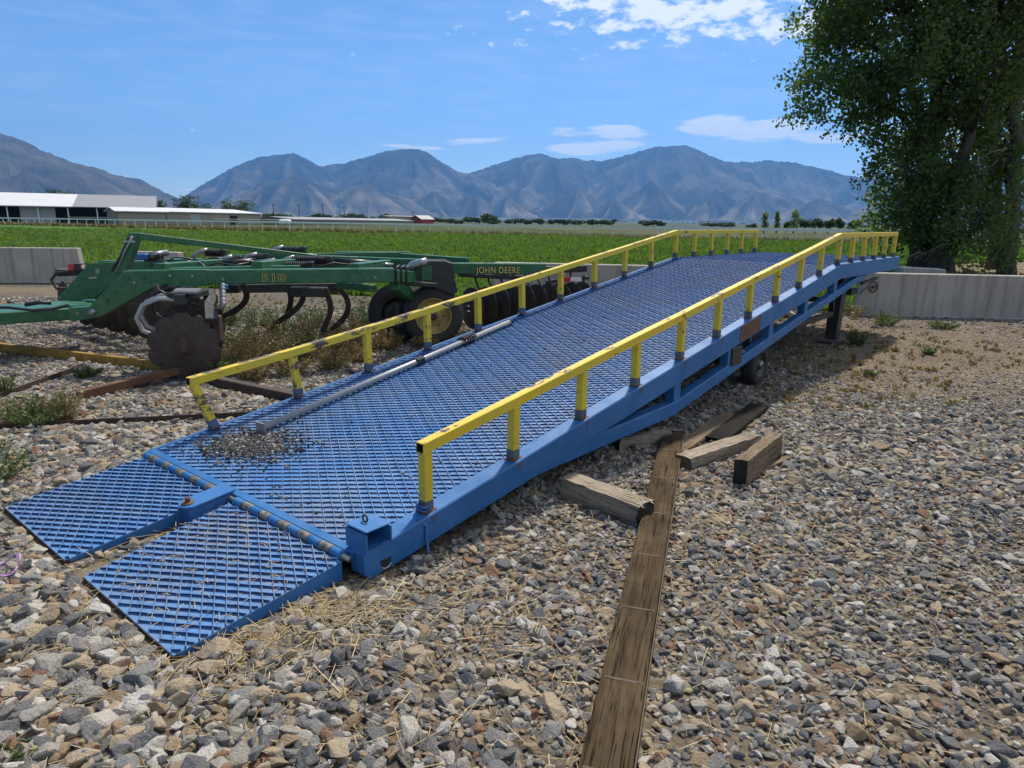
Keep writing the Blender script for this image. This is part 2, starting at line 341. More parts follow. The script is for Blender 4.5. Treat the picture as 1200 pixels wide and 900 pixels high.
c = t.mix(t.ramp(t.noise(0.5, 6, 0.65), [(0.35, 0.0), (0.65, 1.0)]), (0.050, 0.120, 0.016), (0.085, 0.165, 0.024))
c = t.mix(t.math('MULTIPLY', t.ramp(t.noise(9, 5), [(0.45, 0.0), (0.7, 1.0)]), 0.5), c, (0.035, 0.075, 0.012))
t.bump(t.noise(8, 6, 0.7), 0.8, 0.15); M['field'] = t.done(c, 0.95, spec=0.1)
t = NT('valley_land')
c = t.mix(t.ramp(t.noise(0.004, 6), [(0.4, 0.0), (0.6, 1.0)]), (0.055, 0.075, 0.028), (0.13, 0.115, 0.065))
c = t.mix(t.ramp(t.noise(0.05, 5), [(0.45, 0.0), (0.6, 1.0)]), c, (0.045, 0.062, 0.024))
M['land'] = t.done(c, 1.0, spec=0.05)
t = NT('dry_dirt')
c = t.mix(t.ramp(t.noise(3, 7, 0.65), [(0.38, 0.0), (0.62, 1.0)]), (0.14, 0.10, 0.06), (0.23, 0.175, 0.105))
c = t.mix(t.ramp(t.noise(1.2, 6, 0.65), [(0.5, 0.0), (0.62, 1.0)]), c, (0.055, 0.085, 0.025))
t.bump(t.noise(18, 6), 0.6, 0.05); M['dirt'] = t.done(c, 1.0, spec=0.1)
def m_leaf(name, stops, trans=0.35, rough=0.5):
    t = NT(name)
    at_ = t.n.new('ShaderNodeAttribute'); at_.attribute_name = 'tint'
    c = t.ramp(at_.outputs['Fac'], stops)
    t.done(c, rough, spec=0.35)
    tr = t.n.new('ShaderNodeBsdfTranslucent'); t.l.new(t.mix(1.0, c, (1.0, 1.15, 0.55), 'MULTIPLY'), tr.inputs[0])
    mx = t.n.new('ShaderNodeMixShader'); mx.inputs[0].default_value = trans
    t.l.new(t.b.outputs[0], mx.inputs[1]); t.l.new(tr.outputs[0], mx.inputs[2]); t.l.new(mx.outputs[0], t.out.inputs[0])
    return t.mat
M['leaf_cotton'] = m_leaf('cottonwood_leaf', [(0.0, (0.070, 0.105, 0.030)), (0.5, (0.115, 0.165, 0.048)), (1.0, (0.165, 0.22, 0.075))], 0.55)
M['leaf_elm'] = m_leaf('elm_leaf', [(0.0, (0.100, 0.145, 0.045)), (0.5, (0.150, 0.205, 0.065)), (1.0, (0.205, 0.255, 0.10))], 0.55)
M['leaf_dark'] = m_leaf('distant_leaf', [(0.0, (0.028, 0.052, 0.016)), (0.5, (0.045, 0.075, 0.022)), (1.0, (0.075, 0.105, 0.034))])
M['leaf_weed'] = m_leaf('weed_leaf', [(0.0, (0.060, 0.095, 0.030)), (0.5, (0.095, 0.130, 0.045)), (1.0, (0.145, 0.165, 0.070))])
M['leaf_dry'] = m_leaf('dry_weed', [(0.0, (0.19, 0.115, 0.055)), (0.45, (0.27, 0.185, 0.09)), (0.8, (0.15, 0.145, 0.055)), (1.0, (0.33, 0.25, 0.13))], 0.25)
M['leaf_grass'] = m_leaf('alfalfa_leaf', [(0.0, (0.085, 0.145, 0.020)), (0.5, (0.118, 0.185, 0.030)), (1.0, (0.160, 0.225, 0.046))], 0.42)
M['straw'] = m_leaf('dry_straw', [(0.0, (0.20, 0.14, 0.065)), (0.5, (0.33, 0.245, 0.12)), (1.0, (0.47, 0.375, 0.205))], 0.15)
t = NT('tree_bark')
c = t.mix(t.ramp(t.noise(1.0, 6, 0.65, stretch=(7, 7, 1.2)), [(0.35, 0.0), (0.65, 1.0)]), (0.055, 0.046, 0.038), (0.15, 0.13, 0.11))
t.bump(t.noise(1.0, 5, 0.65, stretch=(16, 16, 2.5)), 0.8, 0.05); M['bark'] = t.done(c, 0.95, spec=0.1)
t = NT('metal_roof_white'); M['roof_white'] = t.done(t.mix(t.noise(0.3, 4), (0.46, 0.46, 0.46), (0.56, 0.56, 0.55)), 0.6)
t = NT('metal_roof_grey'); M['roof_grey'] = t.done(t.mix(t.noise(0.3, 4), (0.19, 0.19, 0.195), (0.23, 0.23, 0.235)), 0.6)
t = NT('wall_tan'); M['wall_tan'] = t.done(t.mix(t.noise(0.8, 4), (0.26, 0.225, 0.175), (0.30, 0.26, 0.20)), 0.8)
t = NT('wall_grey'); M['wall_grey'] = t.done(t.mix(t.noise(0.8, 4), (0.30, 0.31, 0.33), (0.36, 0.37, 0.385)), 0.7)
t = NT('wall_red'); M['wall_red'] = t.done((0.28, 0.035, 0.03), 0.7)
t = NT('window_glass'); M['glass'] = t.done((0.02, 0.025, 0.03), 0.1)
t = NT('opening_shade'); M['dark'] = t.done((0.018, 0.017, 0.016), 0.9)  # near-black colour that paints the shade inside openings
t = NT('shed_inner_shade'); M['interior'] = t.done((0.075, 0.07, 0.065), 0.9)  # shade under the barn roof, put into a dark wall colour
t = NT('rust_stain'); M['stain'] = t.done(t.mix(t.noise(40, 5), (0.085, 0.075, 0.085), (0.03, 0.08, 0.19)), 0.7)
t = NT('pole_wood'); M['pole'] = t.done((0.07, 0.055, 0.045), 0.9)
# ================================================================ ground sheets
def sheet(name, pts, z, mat):
    me = bpy.data.meshes.new(name); me.from_pydata([(x, y, z) for x, y in pts], [], [tuple(range(len(pts)))]); me.materials.append(mat)
    o = bpy.data.objects.new(name, me); COL.objects.link(o); return tag(o, kind='structure')
sheet('ground', [(-30000, -3000), (30000, -3000), (30000, 40000), (-30000, 40000)], -.06, M['land'])
# field edge follows the concrete wall line, fence line closes it
sheet('field', [(-170, 17.2), (-11, 16.9), (-1.5, 14.2), (6, 13.0), (40, 9.5), (90, 36), (-170, 168)], -.025, M['field'])
yard = sheet('gravel_yard', [(-60, -8), (60, -8), (60, 8), (9.3, 12.2), (6.2, 12.6), (2, 13.1), (-1.2, 13.9), (-10.4, 16.75), (-60, 16.9)], 0.0, M['gravel'])
_o = random.Random(5); _pt = [(2.9, 6.4), (4.4, 6.0), (6.5, 6.5), (9, 6.2), (14, 7.0), (14, 11.3), (9.4, 12.05), (6.2, 12.35), (4.6, 12.0), (3.4, 10.4), (2.6, 8.6)]
_q = []
for (xa, ya), (xb, yb) in zip(_pt, _pt[1:] + _pt[:1]):
    for k in range(8): _q.append((xa + (xb - xa) * k / 8 + _o.uniform(-.22, .22), ya + (yb - ya) * k / 8 + _o.uniform(-.16, .16)))
sheet('dirt_patch', [(x, min(y, 12.6 - .1 * (x - 4))) for x, y in _q], .004, M['tan_dirt'])
sheet('dirt_strip', [(9.0, 12.4), (60, 7.6), (75, 26), (55, 34), (20, 34), (13.5, 25)], -.010, M['dirt'])
# ================================================================ the loading ramp
YAW, SL = 0.69433, 0.1427
RX, RY = -2.2619, 4.0943                      # ground point under the left hinge corner
TAN = math.tan(SL); S1 = 6.949; ZT = 0.1201 + S1 * TAN; S2 = 10.02; W = 2.066
FW, RT = Vector((math.sin(YAW), math.cos(YAW), 0)), Vector((math.cos(YAW), -math.sin(YAW), 0))
def zs(s): return 0.1201 + s * TAN if s < S1 else ZT + 0.002 * (s - S1)
def rp(c, s, z): return Vector((RX, RY, 0)) + RT * c + FW * s + Vector((0, 0, z))
def to_ramp(P): q = P - Vector((RX, RY, 0)); return q.dot(RT), q.dot(FW), q.z
def deckpt(x, y, h=0.0):                       # pixel -> ramp coordinates on the sloping deck
    r = ray(x, y); n = Vector((0, 0, 1)) * math.cos(SL) - FW * math.sin(SL); o = rp(0, 0, zs(0) + h)
    t_ = (o - Vector((0, 0, CAMH))).dot(n) / r.dot(n); return Vector(to_ramp(Vector((0, 0, CAMH)) + r * t_))
ramp = empty('loading_ramp', (RX, RY, 0), -YAW)
tag(ramp, 'long blue steel loading ramp with diamond mesh deck and low yellow side rails', 'ramp')

def side(c0, c1, out, dz=0.0):
    """one side girder: top beam, lower chord, struts. out = +1 right, -1 left"""
    X = Vector((c1 - c0, 0, 0)); P = lambda L, c: [(c, s, z) for s, z in L]
    top = [(0.0, .134 - dz), (S1, ZT + .014 - dz), (S2, ZT + .02 - dz), (S2, .948), (S1 + .03, .962), (1.83, .243), (1.22, .153), (.72, .092), (.25, .030), (.03, .004), (0, .03)]
    b = MB().prism(P(top, c0), X).build('side_beam', M['blue'], ramp, bevel=0.006)
    d = 0.007
    ch = [(1.24, .150), (1.84, .252), (2.95, .256), (2.95, .152)]
    MB().prism(P(ch, c0 + d), Vector((c1 - c0 - 2 * d, 0, 0))).build('lower_chord', M['blue'], ramp, bevel=0.006)
    ch = [(2.90, .154), (2.90, .253), (2.97, .262), (7.83, .950), (8.46, .962), (2.99, .164)]
    MB().prism(P(ch, c0 + d + .003), Vector((c1 - c0 - 2 * d - .006, 0, 0))).build('lower_chord', M['blue'], ramp, bevel=0.006)
    for s0, s1 in ((2.905, 3.01), (3.87, 3.96), (4.80, 4.905), (5.80, 5.90), (6.80, 6.905)):
        z0 = lambda s: .20 + (s - 2.97) * .1435
        z1 = lambda s: zs(s) - .10
        MB().prism([(c0 + .014, s0, z0(s0)), (c0 + .014, s1, z0(s1)), (c0 + .014, s1, z1(s1)), (c0 + .014, s0, z1(s0))], Vector((c1 - c0 - .028, 0, 0))).build('strut', M['blue'], ramp, bevel=0.004)
    return b
side(W - 0.052, W + 0.054, 1); side(-0.050, 0.030, -1, .030)

# posts and rails
post_s = [0.416 + i * 0.6533 for i in range(11)] + [S1 + j * 0.5687 for j in range(1, 6)]
H = 0.30                                        # height of the rail's underside
def post(c, s, tilt_c, tilt_s, mat, foot):
    base = Vector((c, s, zs(s) + .012)); d = Vector((math.tan(tilt_c + rnd.uniform(-.014, .014)), math.tan(tilt_s + rnd.uniform(-.014, .014)), 1)).normalized()
    topp = base + d * (H / d.z)
    p = MB().bar(base + d * .055, topp, .052, .052, up=(0, 1, 0)).build('rail_post', mat, ramp, bevel=.004)
    MB().bar(base, base + d * .057, .054, .054, up=(0, 1, 0)).build('post_foot', foot, p, bevel=.003)
    MB().box(base + Vector((0, 0, .003)), (.075, .075, .006), rot=Matrix.Rotation(SL if s < S1 else 0, 3, 'X')).build('weld', M['rust'], p)
    return topp
rgt_t = [post(W, s, 0, 0, M['yellow'], M['post_grey']) for s in post_s]
tilts = [(-.16, -.30), (-.06, -.07), (-.045, -.02), (-.035, 0)] + [(-.025, 0)] * 12
lft_t = [post(0, s, a, b, M['yellow_worn'] if i < 4 else M['yellow'], M['post_blue'] if i < 6 else M['post_grey']) for i, (s, (a, b)) in enumerate(zip(post_s, tilts))]
def rail(tops, mat, i0, i1, e0, e1):
    L = [tops[i].copy() for i in range(i0, i1 + 1)]
    L[0] += (L[0] - L[1]).normalized() * e0; L[-1] += (L[-1] - L[-2]).normalized() * e1
    m = MB(); w = .027
    vs = []
    for q in L: vs += [(q.x - w, q.y, q.z), (q.x + w, q.y, q.z), (q.x + w, q.y, q.z + .056), (q.x - w, q.y, q.z + .056)]
    fs = [(4 * i + j, 4 * i + (j + 1) % 4, 4 * i + 4 + (j + 1) % 4, 4 * i + 4 + j) for i in range(len(L) - 1) for j in range(4)]
    n = len(L) - 1
    # open tube end at the foot of the ramp, closed at the top
    q = L[0]; k = .020; vi = len(vs)
    vs += [(q.x - k, q.y, q.z + .007), (q.x + k, q.y, q.z + .007), (q.x + k, q.y, q.z + .049), (q.x - k, q.y, q.z + .049)]
    vs += [(a, b + .10, c_ + .012) for a, b, c_ in vs[vi:vi + 4]]
    fs += [(j, vi + j, vi + (j + 1) % 4, (j + 1) % 4) for j in range(4)] + [(vi + j, vi + 4 + j, vi + 4 + (j + 1) % 4, vi + (j + 1) % 4) for j in range(4)]
    mi = [0] * (len(fs) - 4) + [1] * 4
    fs.append((vi + 4, vi + 5, vi + 6, vi + 7)); mi.append(1)
    fs.append((4 * n, 4 * n + 1, 4 * n + 2, 4 * n + 3)); mi.append(0)
    m.v, m.f, m.m = vs, fs, mi
    return recalc(m.build('hand_rail', [mat, M['dark']], ramp, bevel=.003))
rail(rgt_t, M['yellow'], 0, 10, .035, .0); rail(rgt_t, M['yellow'], 10, 15, 0.0, .05)
rail(lft_t, M['yellow_worn'], 0, 4, .035, 0.0); rail(lft_t, M['yellow'], 4, 10, 0.0, 0.0); rail(lft_t, M['yellow'], 10, 15, 0.0, .05)

# deck plates
MB().prism([(-.052, .03, zs(.03) - .016), (-.052, S1, ZT - .016), (-.052, S1, ZT - .008), (-.052, .03, zs(.03) - .008)], (W - .002, 0, 0)).build('deck_plate', M['plate'], ramp)
MB().prism([(-.052, S1, ZT - .016), (-.052, S2, ZT - .010), (-.052, S2, ZT + .002), (-.052, S1, ZT - .004)], (W - .002, 0, 0)).build('top_plate', M['blue'], ramp)
MB().prism([(-.045, -.012, zs(0) - .03), (-.045, .035, zs(.035) - .02), (-.045, .035, zs(.035) + .004), (-.045, -.012, zs(-.012) + .004)], (W + .02, 0, 0)).build('edge_strip', M['blue'], ramp, bevel=.003)
# expanded-metal grating
def grating(name, c0, c1, b0, b1, o, eb, en, parent, pa=.090, pb=.0565, hh=.0085, seed=1, cons=()):
    rr = random.Random(seed); m = MB(); o, eb, en = Vector(o), Vector(eb), Vector(en); ea = Vector((1, 0, 0))
    Lc, Lb = c1 - c0, b1 - b0
    for fam in (1, -1):
        ks = range(-int(Lc / pa + Lb / pb) - 3, int(Lc / pa + Lb / pb) + 4)
        for k in ks:
            # line: b = fam*(a/pa - k)*pb, clipped to the rectangle and to the extra half planes
            lo, hi = 0.0, Lc; sl_b, b_0 = fam * pb / pa, -fam * k * pb
            for ca, cb, cc in [(0, 1, 0), (0, -1, -Lb)] + list(cons):          # ca*a + cb*b >= cc
                A_, C_ = ca + cb * sl_b, cc - cb * b_0
                if abs(A_) < 1e-12:
                    if C_ > 0: hi = lo - 1
                elif A_ > 0: lo = max(lo, C_ / A_)
                else: hi = min(hi, C_ / A_)
            if hi - lo < .012: continue
            js = [j for j in range(int(2 * lo / pa), int(2 * hi / pa) + 2) if lo + .006 < j * pa / 2 < hi - .006]
            pts = [(a, sl_b * a + b_0, j) for a, j in [(lo, 0)] + [(j * pa / 2, j) for j in js] + [(hi, 1)]]
            run = []
            def flush():
                if len(run) < 2: return
                d = (ea * pa + eb * pb * fam).normalized(); s = d.cross(en).normalized(); lean = .0045 if fam > 0 else -.002; w = .0065 if fam > 0 else .0052; h = hh * (1.0 if fam > 0 else .85)
                vs = []
                for a, b, j in run:
                    p = o + ea * (c0 + a) + eb * (b0 + b) + en * (.0012 * (1 if (j + k) % 2 else -1) * fam)
                    vs += [p - s * (w / 2), p + s * (w / 2), p + s * (w / 2 + lean - .001) + en * h, p - s * (w / 2 - lean - .001) + en * h]
                fs, mm = [], []
                for i in range(len(run) - 1):
                    for q in (1, 2, 3):
                        fs.append((4 * i + q, 4 * i + (q + 1) % 4, 4 * i + 4 + (q + 1) % 4, 4 * i + 4 + q)); mm.append((0 if fam < 0 else 2) if q == 2 else 1)
                fs += [(0, 3, 2, 1), tuple(4 * (len(run) - 1) + q for q in (0, 1, 2, 3))]; mm += [1, 1]
                base = len(m.v); m.v += [tuple(q) for q in vs]; m.f += [tuple(base + i for i in f) for f in fs]; m.m += mm
            run = pts; flush()
    ob = m.build(name, [M['strand_top'], M['strand_side'], M['strand_shaded']], parent); tag(ob, kind='stuff'); return ob
EB, EN = Vector((0, math.cos(SL), math.sin(SL))), Vector((0, -math.sin(SL), math.cos(SL)))
grating('mesh_grating', -.022, W - .058, 0, (S1 - .05) / math.cos(SL), (0, .04, zs(.04) - .0085), EB, EN, ramp)

grating('mesh_grating', -.022, W - .058, 0, S2 - S1 - .04, (0, S1 + .02, ZT - .0045), Vector((0, 1, .002)).normalized(), Vector((0, -.002, 1)).normalized(), ramp)
# bright edge trim on the left, rust runs under the right-hand posts
MB().prism([(-.0545, .03, zs(.03) - .024), (-.0545, S1, ZT - .024), (-.0545, S1, ZT + .001), (-.0545, .03, zs(.03) + .001)], (.026, 0, 0)).build('edge_trim', M['blue'], ramp, bevel=.003)
for s in post_s[:11]:
    z = zs(s) + .012; r4 = [rnd.uniform(.7, 1.3) for _ in range(4)]
    MB().prism([(W + .0542, s - .028 * r4[0], z - .006), (W + .0542, s + .03 * r4[1], z - .002), (W + .0542, s + .012, z - .045 * r4[2]), (W + .0542, s - .006, z - .06 * r4[3]), (W + .0542, s - .016, z - .03)], (.0012, 0, 0)).build('rust_run', M['stain'], ramp)
# approach flaps: plate with wedge sides, mesh on top, worn lip
def flap(h0, h1, t0, t1, label):
    # (c range at the hinge, c range at the lip)
    sh, st, zh, zt = -.060, -.800, .098, .022
    A, B, C_, D_ = Vector((h0, sh, zh)), Vector((h1, sh, zh)), Vector((t1, st, zt)), Vector((t0, st, zt))
    dn = Vector((0, 0, -.008))
    f = MB().hexa([D_ + dn, C_ + dn, B + dn, A + dn, D_, C_, B, A]).build('approach_flap', M['plate'], ramp)
    for p, q, k in ((A, D_, 1), (B, C_, -1)):
        x = Vector((k * .008, 0, 0)); p2 = Vector((p.x, p.y, .008)); q2 = Vector((q.x, q.y + .02, .004))
        MB().prism([p + Vector((0, 0, -.002)), q + Vector((0, .02, -.006)), q2, p2], x).build('flap_side', M['blue'], f)
    e = (D_ + C_) / 2
    MB().bar(D_ + Vector((0, .008, -.012)), C_ + Vector((0, .008, -.012)), .022, .020, up=(0, 0, 1)).build('flap_lip', M['rust_dark'], f)
    eb = (Vector((0, sh, zh)) - Vector((0, st, zt))).normalized(); en = Vector((1, 0, 0)).cross(eb).normalized()
    L = math.hypot(sh - st, zh - zt)
    c0_, c1_ = min(h0, t0), max(h1, t1); b0_ = .012; L2 = L - .004 - b0_
    # a (from c0_) must stay between the slanting side edges; b runs from b0_ at the lip
    cons = [(1, -(h0 - t0) / L, t0 - c0_ + (h0 - t0) * b0_ / L + .003), (-1, (h1 - t1) / L, -(t1 - c0_ + (h1 - t1) * b0_ / L) + .003)]
    g = grating('flap_grating', c0_, c1_, b0_, L - .004, Vector((0, st, zt)) + en * .0005, eb, en, f, pa=.094, pb=.052, hh=.0105, seed=4, cons=cons)
    return f
flap(-.005, .925, .050, .955, 'blue mesh approach flap with bent rusty corner')
flap(1.065, 2.035, 1.185, 2.040, 'blue mesh approach flap with straw lying on it')
# hinge knuckles
def knuckles(c0, c1, n):
    L = (c1 - c0) / n
    for i in range(n):
        a = c0 + i * L
        k = MB().lathe((a + .002, -.036, .108), (1, 0, 0), [(0, 0), (.021, 0), (.0235, .003), (.0235, L - .008), (.021, L - .005), (0, L - .005)], 16)
        k.build('hinge_knuckle', M['knuckle'] if i % 2 else M['blue'], ramp, smooth=False, bevel=0)
knuckles(.0, .87, 10); knuckles(1.09, 2.02, 11)
MB().cyl((-.02, -.036, .108), (2.06, -.036, .108), .014, 10).build('hinge_pin', M['steel'], ramp, smooth=True)
# centre tongue with its bolt
tg = MB().prism([(.90, -.20, .127), (.90, -.235, .123), (.925, -.262, .120), (.965, -.275, .118), (1.005, -.262, .120), (1.03, -.235, .123), (1.03, .0, .150), (.90, .0, .150)], (0, 0, -.014)).build('centre_tongue', M['blue'], ramp, bevel=.002)
MB().prism([(.905, -.25, .105), (1.025, -.25, .105), (1.025, -.01, .130), (.905, -.01, .130)], (0, 0, -.085)).build('tongue_block', M['blue_dark'], tg)
MB().lathe((.965, -.228, .122), (0, 0, 1), [(.032, 0), (.032, .007), (.012, .008), (.014, .030), (.010, .034), (0, .034)], 14).build('bolt', M['rust'], tg)
# bracket box at the right-hand girder end, open to the side
bx0, bx1, by0, by1, bz0, bz1 = W - .085, W + .062, .005, .150, .136, .238
br = MB().box(((bx0 + bx1) / 2, (by0 + by1) / 2, bz1), (bx1 - bx0, by1 - by0, .008)).build('bracket_box', M['blue'], ramp, bevel=.003)
MB().box(((bx0 + bx1) / 2, by0 + .004, (bz0 + bz1) / 2 - .006), (bx1 - bx0 - .002, .008, bz1 - bz0 - .012)).build('bracket_plate', M['blue'], br)
MB().box(((bx0 + bx1) / 2, by1 - .004, (bz0 + bz1) / 2 - .006), (bx1 - bx0 - .002, .008, bz1 - bz0 - .012)).build('bracket_plate', M['blue'], br)
MB().box((bx0 + .004, (by0 + by1) / 2, (bz0 + bz1) / 2 - .006), (.008, by1 - by0 - .018, bz1 - bz0 - .012)).build('bracket_plate', M['blue'], br)
MB().box(((bx0 + bx1) / 2, (by0 + by1) / 2, bz0 + .006), (bx1 - bx0 - .004, by1 - by0 - .004, .010)).build('bracket_plate', M['blue'], br)
MB().tube([(bx0 + .06 + .016 * math.cos(a), .07, bz1 + .022 + .016 * math.sin(a)) for a in np.linspace(-.6, 5.2, 14)], .005, 6).build('lifting_ring', M['rust_dark'], br, smooth=True)
# pin slot in the girder end
sl = MB(); cx, cy = .115, .062
pts = [(W + .0545, cx + .030 * math.cos(a), cy + .030 * math.sin(a)) for a in np.linspace(math.pi, 2 * math.pi, 9)] + [(W + .0545, cx + .030, cy + .012), (W + .0545, cx - .030, cy + .012)]
sl.prism(pts, (.002, 0, 0)).build('slot_shade', M['dark'], ramp)  # dark plate on the girder face painted in for the shaded hole
sl = MB().tube([(W + .056, cx + .032 * math.cos(a), cy - .004 + .030 * math.sin(a)) for a in np.linspace(math.pi + .5, 2 * math.pi - .5, 8)], .004, 6).build('slot_lip', M['bright'], ramp)
MB().tube([(W + .03, .33, zs(.33) + .02), (W + .062, .36, .15), (W + .065, .355, .09), (W + .072, .36, .03), (W + .08, .345, .02)], .007, 6).build('twine', M['blue_plastic'], ramp, smooth=True)
tw = MB()
for k in range(3): tw.tube([(W + .034 * math.cos(a + k), .40 + .036 * math.sin(a + k), zs(.4) + .03 + .012 * k + .004 * math.sin(3 * a)) for a in np.linspace(0, 6.0, 14)], .004, 5)
tag(tw.build('twine_knot', M['blue_plastic'], ramp, smooth=True))
# cross members and middle stringers under the deck
for s in np.arange(.9, 9.9, .9):
    z = zs(s) - .075
    MB().bar((.05, s, z), (W - .06, s, z), .05, .10).build('cross_member', M['blue_dark'], ramp)
# patch on the right beam, and the jack box behind it
MB().prism([(W + .0545, 4.06, zs(4.06) - .135), (W + .0545, 4.50, zs(4.5) - .135), (W + .0545, 4.50, zs(4.5) + .004), (W + .0545, 4.06, zs(4.06) + .004)], (.004, 0, 0)).build('patch_plate', M['rust'], ramp)
MB().box((W - .02, 4.02, .46), (.16, .20, .16)).build('jack_box', M['black'], ramp, bevel=.006)
MB().bar((W + .0, 4.03, .52), (W + .06, 4.16, .48), .02, .02).build('jack_bracket', M['steel'], ramp)
# axle and wheels
MB().cyl((.12, 5.02, .212), (W - .20, 5.02, .212), .035, 12).build('axle', M['black'], ramp, smooth=True)
for c in (.20, W - .15):
    o_ = 1 if c > 1 else -1
    wh = MB().lathe((c - .075, 5.02, .212), (1, 0, 0), [(.125, .005), (.165, 0), (.200, .012), (.211, .035), (.212, .075), (.211, .115), (.200, .138), (.165, .15), (.125, .145)], 32).build('wheel', M['rubber'], ramp, smooth=True)
    MB().lathe((c, 5.02, .212), (o_, 0, 0), [(.126, .068), (.112, .060), (.098, .030), (.055, .028), (.045, .065), (.030, .070), (0, .070)], 24).build('rim', M['black'], wh, smooth=True)
    MB().lathe((c, 5.02, .212), (o_, 0, 0), [(.040, .066), (.036, .078), (0, .080)], 14).build('hub', M['steel'], wh, smooth=True)
    for k in range(5):
        a = k * 1.2566
        MB().cyl((c + o_ * .028, 5.02 + .075 * math.cos(a), .212 + .075 * math.sin(a)), (c + o_ * .045, 5.02 + .075 * math.cos(a), .212 + .075 * math.sin(a)), .009, 6).build('wheel_nut', M['bright'], wh)
    MB().bar((c - o_ * .10, 5.02, .22), (c - o_ * .10, 5.02, .72), .08, .05, up=(0, 1, 0)).build('axle_hanger', M['blue_dark'], ramp)
# landing legs
for c in (.30, W - .30):
    lg = MB().bar((c, 8.25, .03), (c + .0, 8.33, .98), .15, .17, up=(0, 1, 0), w1=.16, h1=.20).build('landing_leg', M['black'], ramp, bevel=.008)
    MB().box((c, 8.25, .018), (.30, .30, .026)).build('foot_plate', M['rust_dark'], lg)
    MB().box((c, 8.25, .045), (.19, .21, .03)).build('foot_collar', M['steel'], lg)
    MB().bar((c, 8.10, .42), (c, 6.35, .42), .05, .07).build('drag_link', M['black'], ramp, bevel=.004)
    MB().bar((c, 8.13, .44), (c, 7.95, .78), .05, .06).build('leg_brace', M['black'], lg)
MB().bar((.36, 8.27, .58), (W - .36, 8.27, .58), .07, .07).build('leg_crossbar', M['black'], ramp)
MB().bar((W - .12, 8.70, .80), (W - .12, 9.55, .83), .035, .035).build('crank_handle', M['black'], ramp)
MB().bar((W - .13, 8.75, .66), (W - .13, 9.5, .80), .018, .018).build('crank_rod', M['steel'], ramp)
MB().box((W - .25, 8.75, .68), (.10, .30, .09)).build('pump_box', M['black'], ramp, bevel=.01)
# steel lip plates and small litter at the top end
MB().prism([(.2, S2 - .02, ZT), (.2, S2 + .28, ZT - .02), (.2, S2 + .28, ZT - .032), (.2, S2 - .02, ZT - .012)], (W - .4, 0, 0)).build('dock_lip', M['blue_dark'], ramp)

# the tow pipe lying along the left side of the deck
pA, pB = deckpt(306, 502, .03), deckpt(598, 377, .03)
pipe = empty('tow_pipe', rp(*pA), -YAW); tag(pipe, 'grey steel pipe with a square end plate lying along the ramp deck', 'pipe')
dv = pB - pA; dl = dv.normalized()
MB().cyl((0, 0, 0), dv, .0235, 14).build('tube', M['pipe'], pipe, smooth=True)
MB().box((0, 0, 0), (.085, .012, .085), rot=dl.to_track_quat('Y', 'Z').to_matrix()).build('end_plate', M['pipe'], pipe)
MB().box(dl * 1.52, (.06, .10, .06), rot=dl.to_track_quat('Y', 'Z').to_matrix()).build('clamp', M['black'], pipe, bevel=.01)
wrp = MB()
for k in range(5):
    q = dl * (dv.length * (.74 + .012 * k)); wrp.tube([q + Vector((.036 * math.cos(a), .02 * math.sin(2 * a), .034 * math.sin(a) + .006)) for a in np.linspace(0, 6.28, 12)], .010, 6)
wrp.build('strap_wrap', M['rubber'], pipe, smooth=True)
MB().tube([dl * (dv.length * .76), dl * (dv.length * .70) + Vector((-.05, 0, -.01)), dl * (dv.length * .62) + Vector((-.07, 0, -.015)), dl * (dv.length * .58) + Vector((-.05, 0, -.02))], .010, 6).build('strap_tail', M['rubber'], pipe, smooth=True)
MB().box(dv, (.05, .05, .05), rot=dl.to_track_quat('Y', 'Z').to_matrix()).build('end_knob', M['black'], pipe, bevel=.01)
# ================================================================ the tillage implement (disc ripper)
IL = Vector((-3.0, 7.6, 0))
imp = empty('disc_ripper', IL); tag(imp, 'green tillage implement with rusty notched discs, curved shanks and black springs', 'implement')
XI = Matrix.Translation(-IL)
def part(mb, name, mat, parent=imp, **k): return mb.build(name, mat, parent, xf=XI, **k)
LON = Vector((.978, .207, 0)); LAT = Vector((-.207, .978, 0))      # along the frame (to the rear) and across it (away)
def poly(px, Y, back, name, mat, **k):
    """plate outlined in pixels, standing in the plane through depth Y along LON, thickened away from the viewer"""
    o = at(*px[0], Y); P = []
    for x, y in px:
        r = ray(x, y); t_ = (o - Vector((0, 0, CAMH))).dot(LAT) / r.dot(LAT); P.append(Vector((0, 0, CAMH)) + r * t_)
    return part(MB().prism(P, LAT * back), name, mat, **k)
def on(x, y, Y0, x0, y0):
    o = at(x0, y0, Y0); r = ray(x, y); return Vector((0, 0, CAMH)) + r * ((o - Vector((0, 0, CAMH))).dot(LAT) / r.dot(LAT))
G = M['green']
# near side plate and its beam
poly([(144, 317.5), (105, 359), (80, 361), (82, 377), (117, 372), (178, 338), (192, 335)], 6.95, .14, 'side_plate', G, bevel=.008)
A = on(146, 326, 6.95, 144, 317.5); B = on(462, 322.5, 6.95, 144, 317.5)
beam = part(MB().bar(A + LAT * .072, B + LAT * .072, .135, .150), 'main_beam', G, bevel=.010)
part(MB().bar(A + LON * .40 + LAT * .072, A + LON * .78 + LAT * .072, .150, .168), 'splice_plate', G, bevel=.004)
part(MB().cyl(on(108, 366, 6.95, 144, 317.5) - LAT * .03, on(108, 366, 6.95, 144, 317.5) + LAT * .2, .035, 14), 'hinge_bolt', M['steel'], smooth=True)
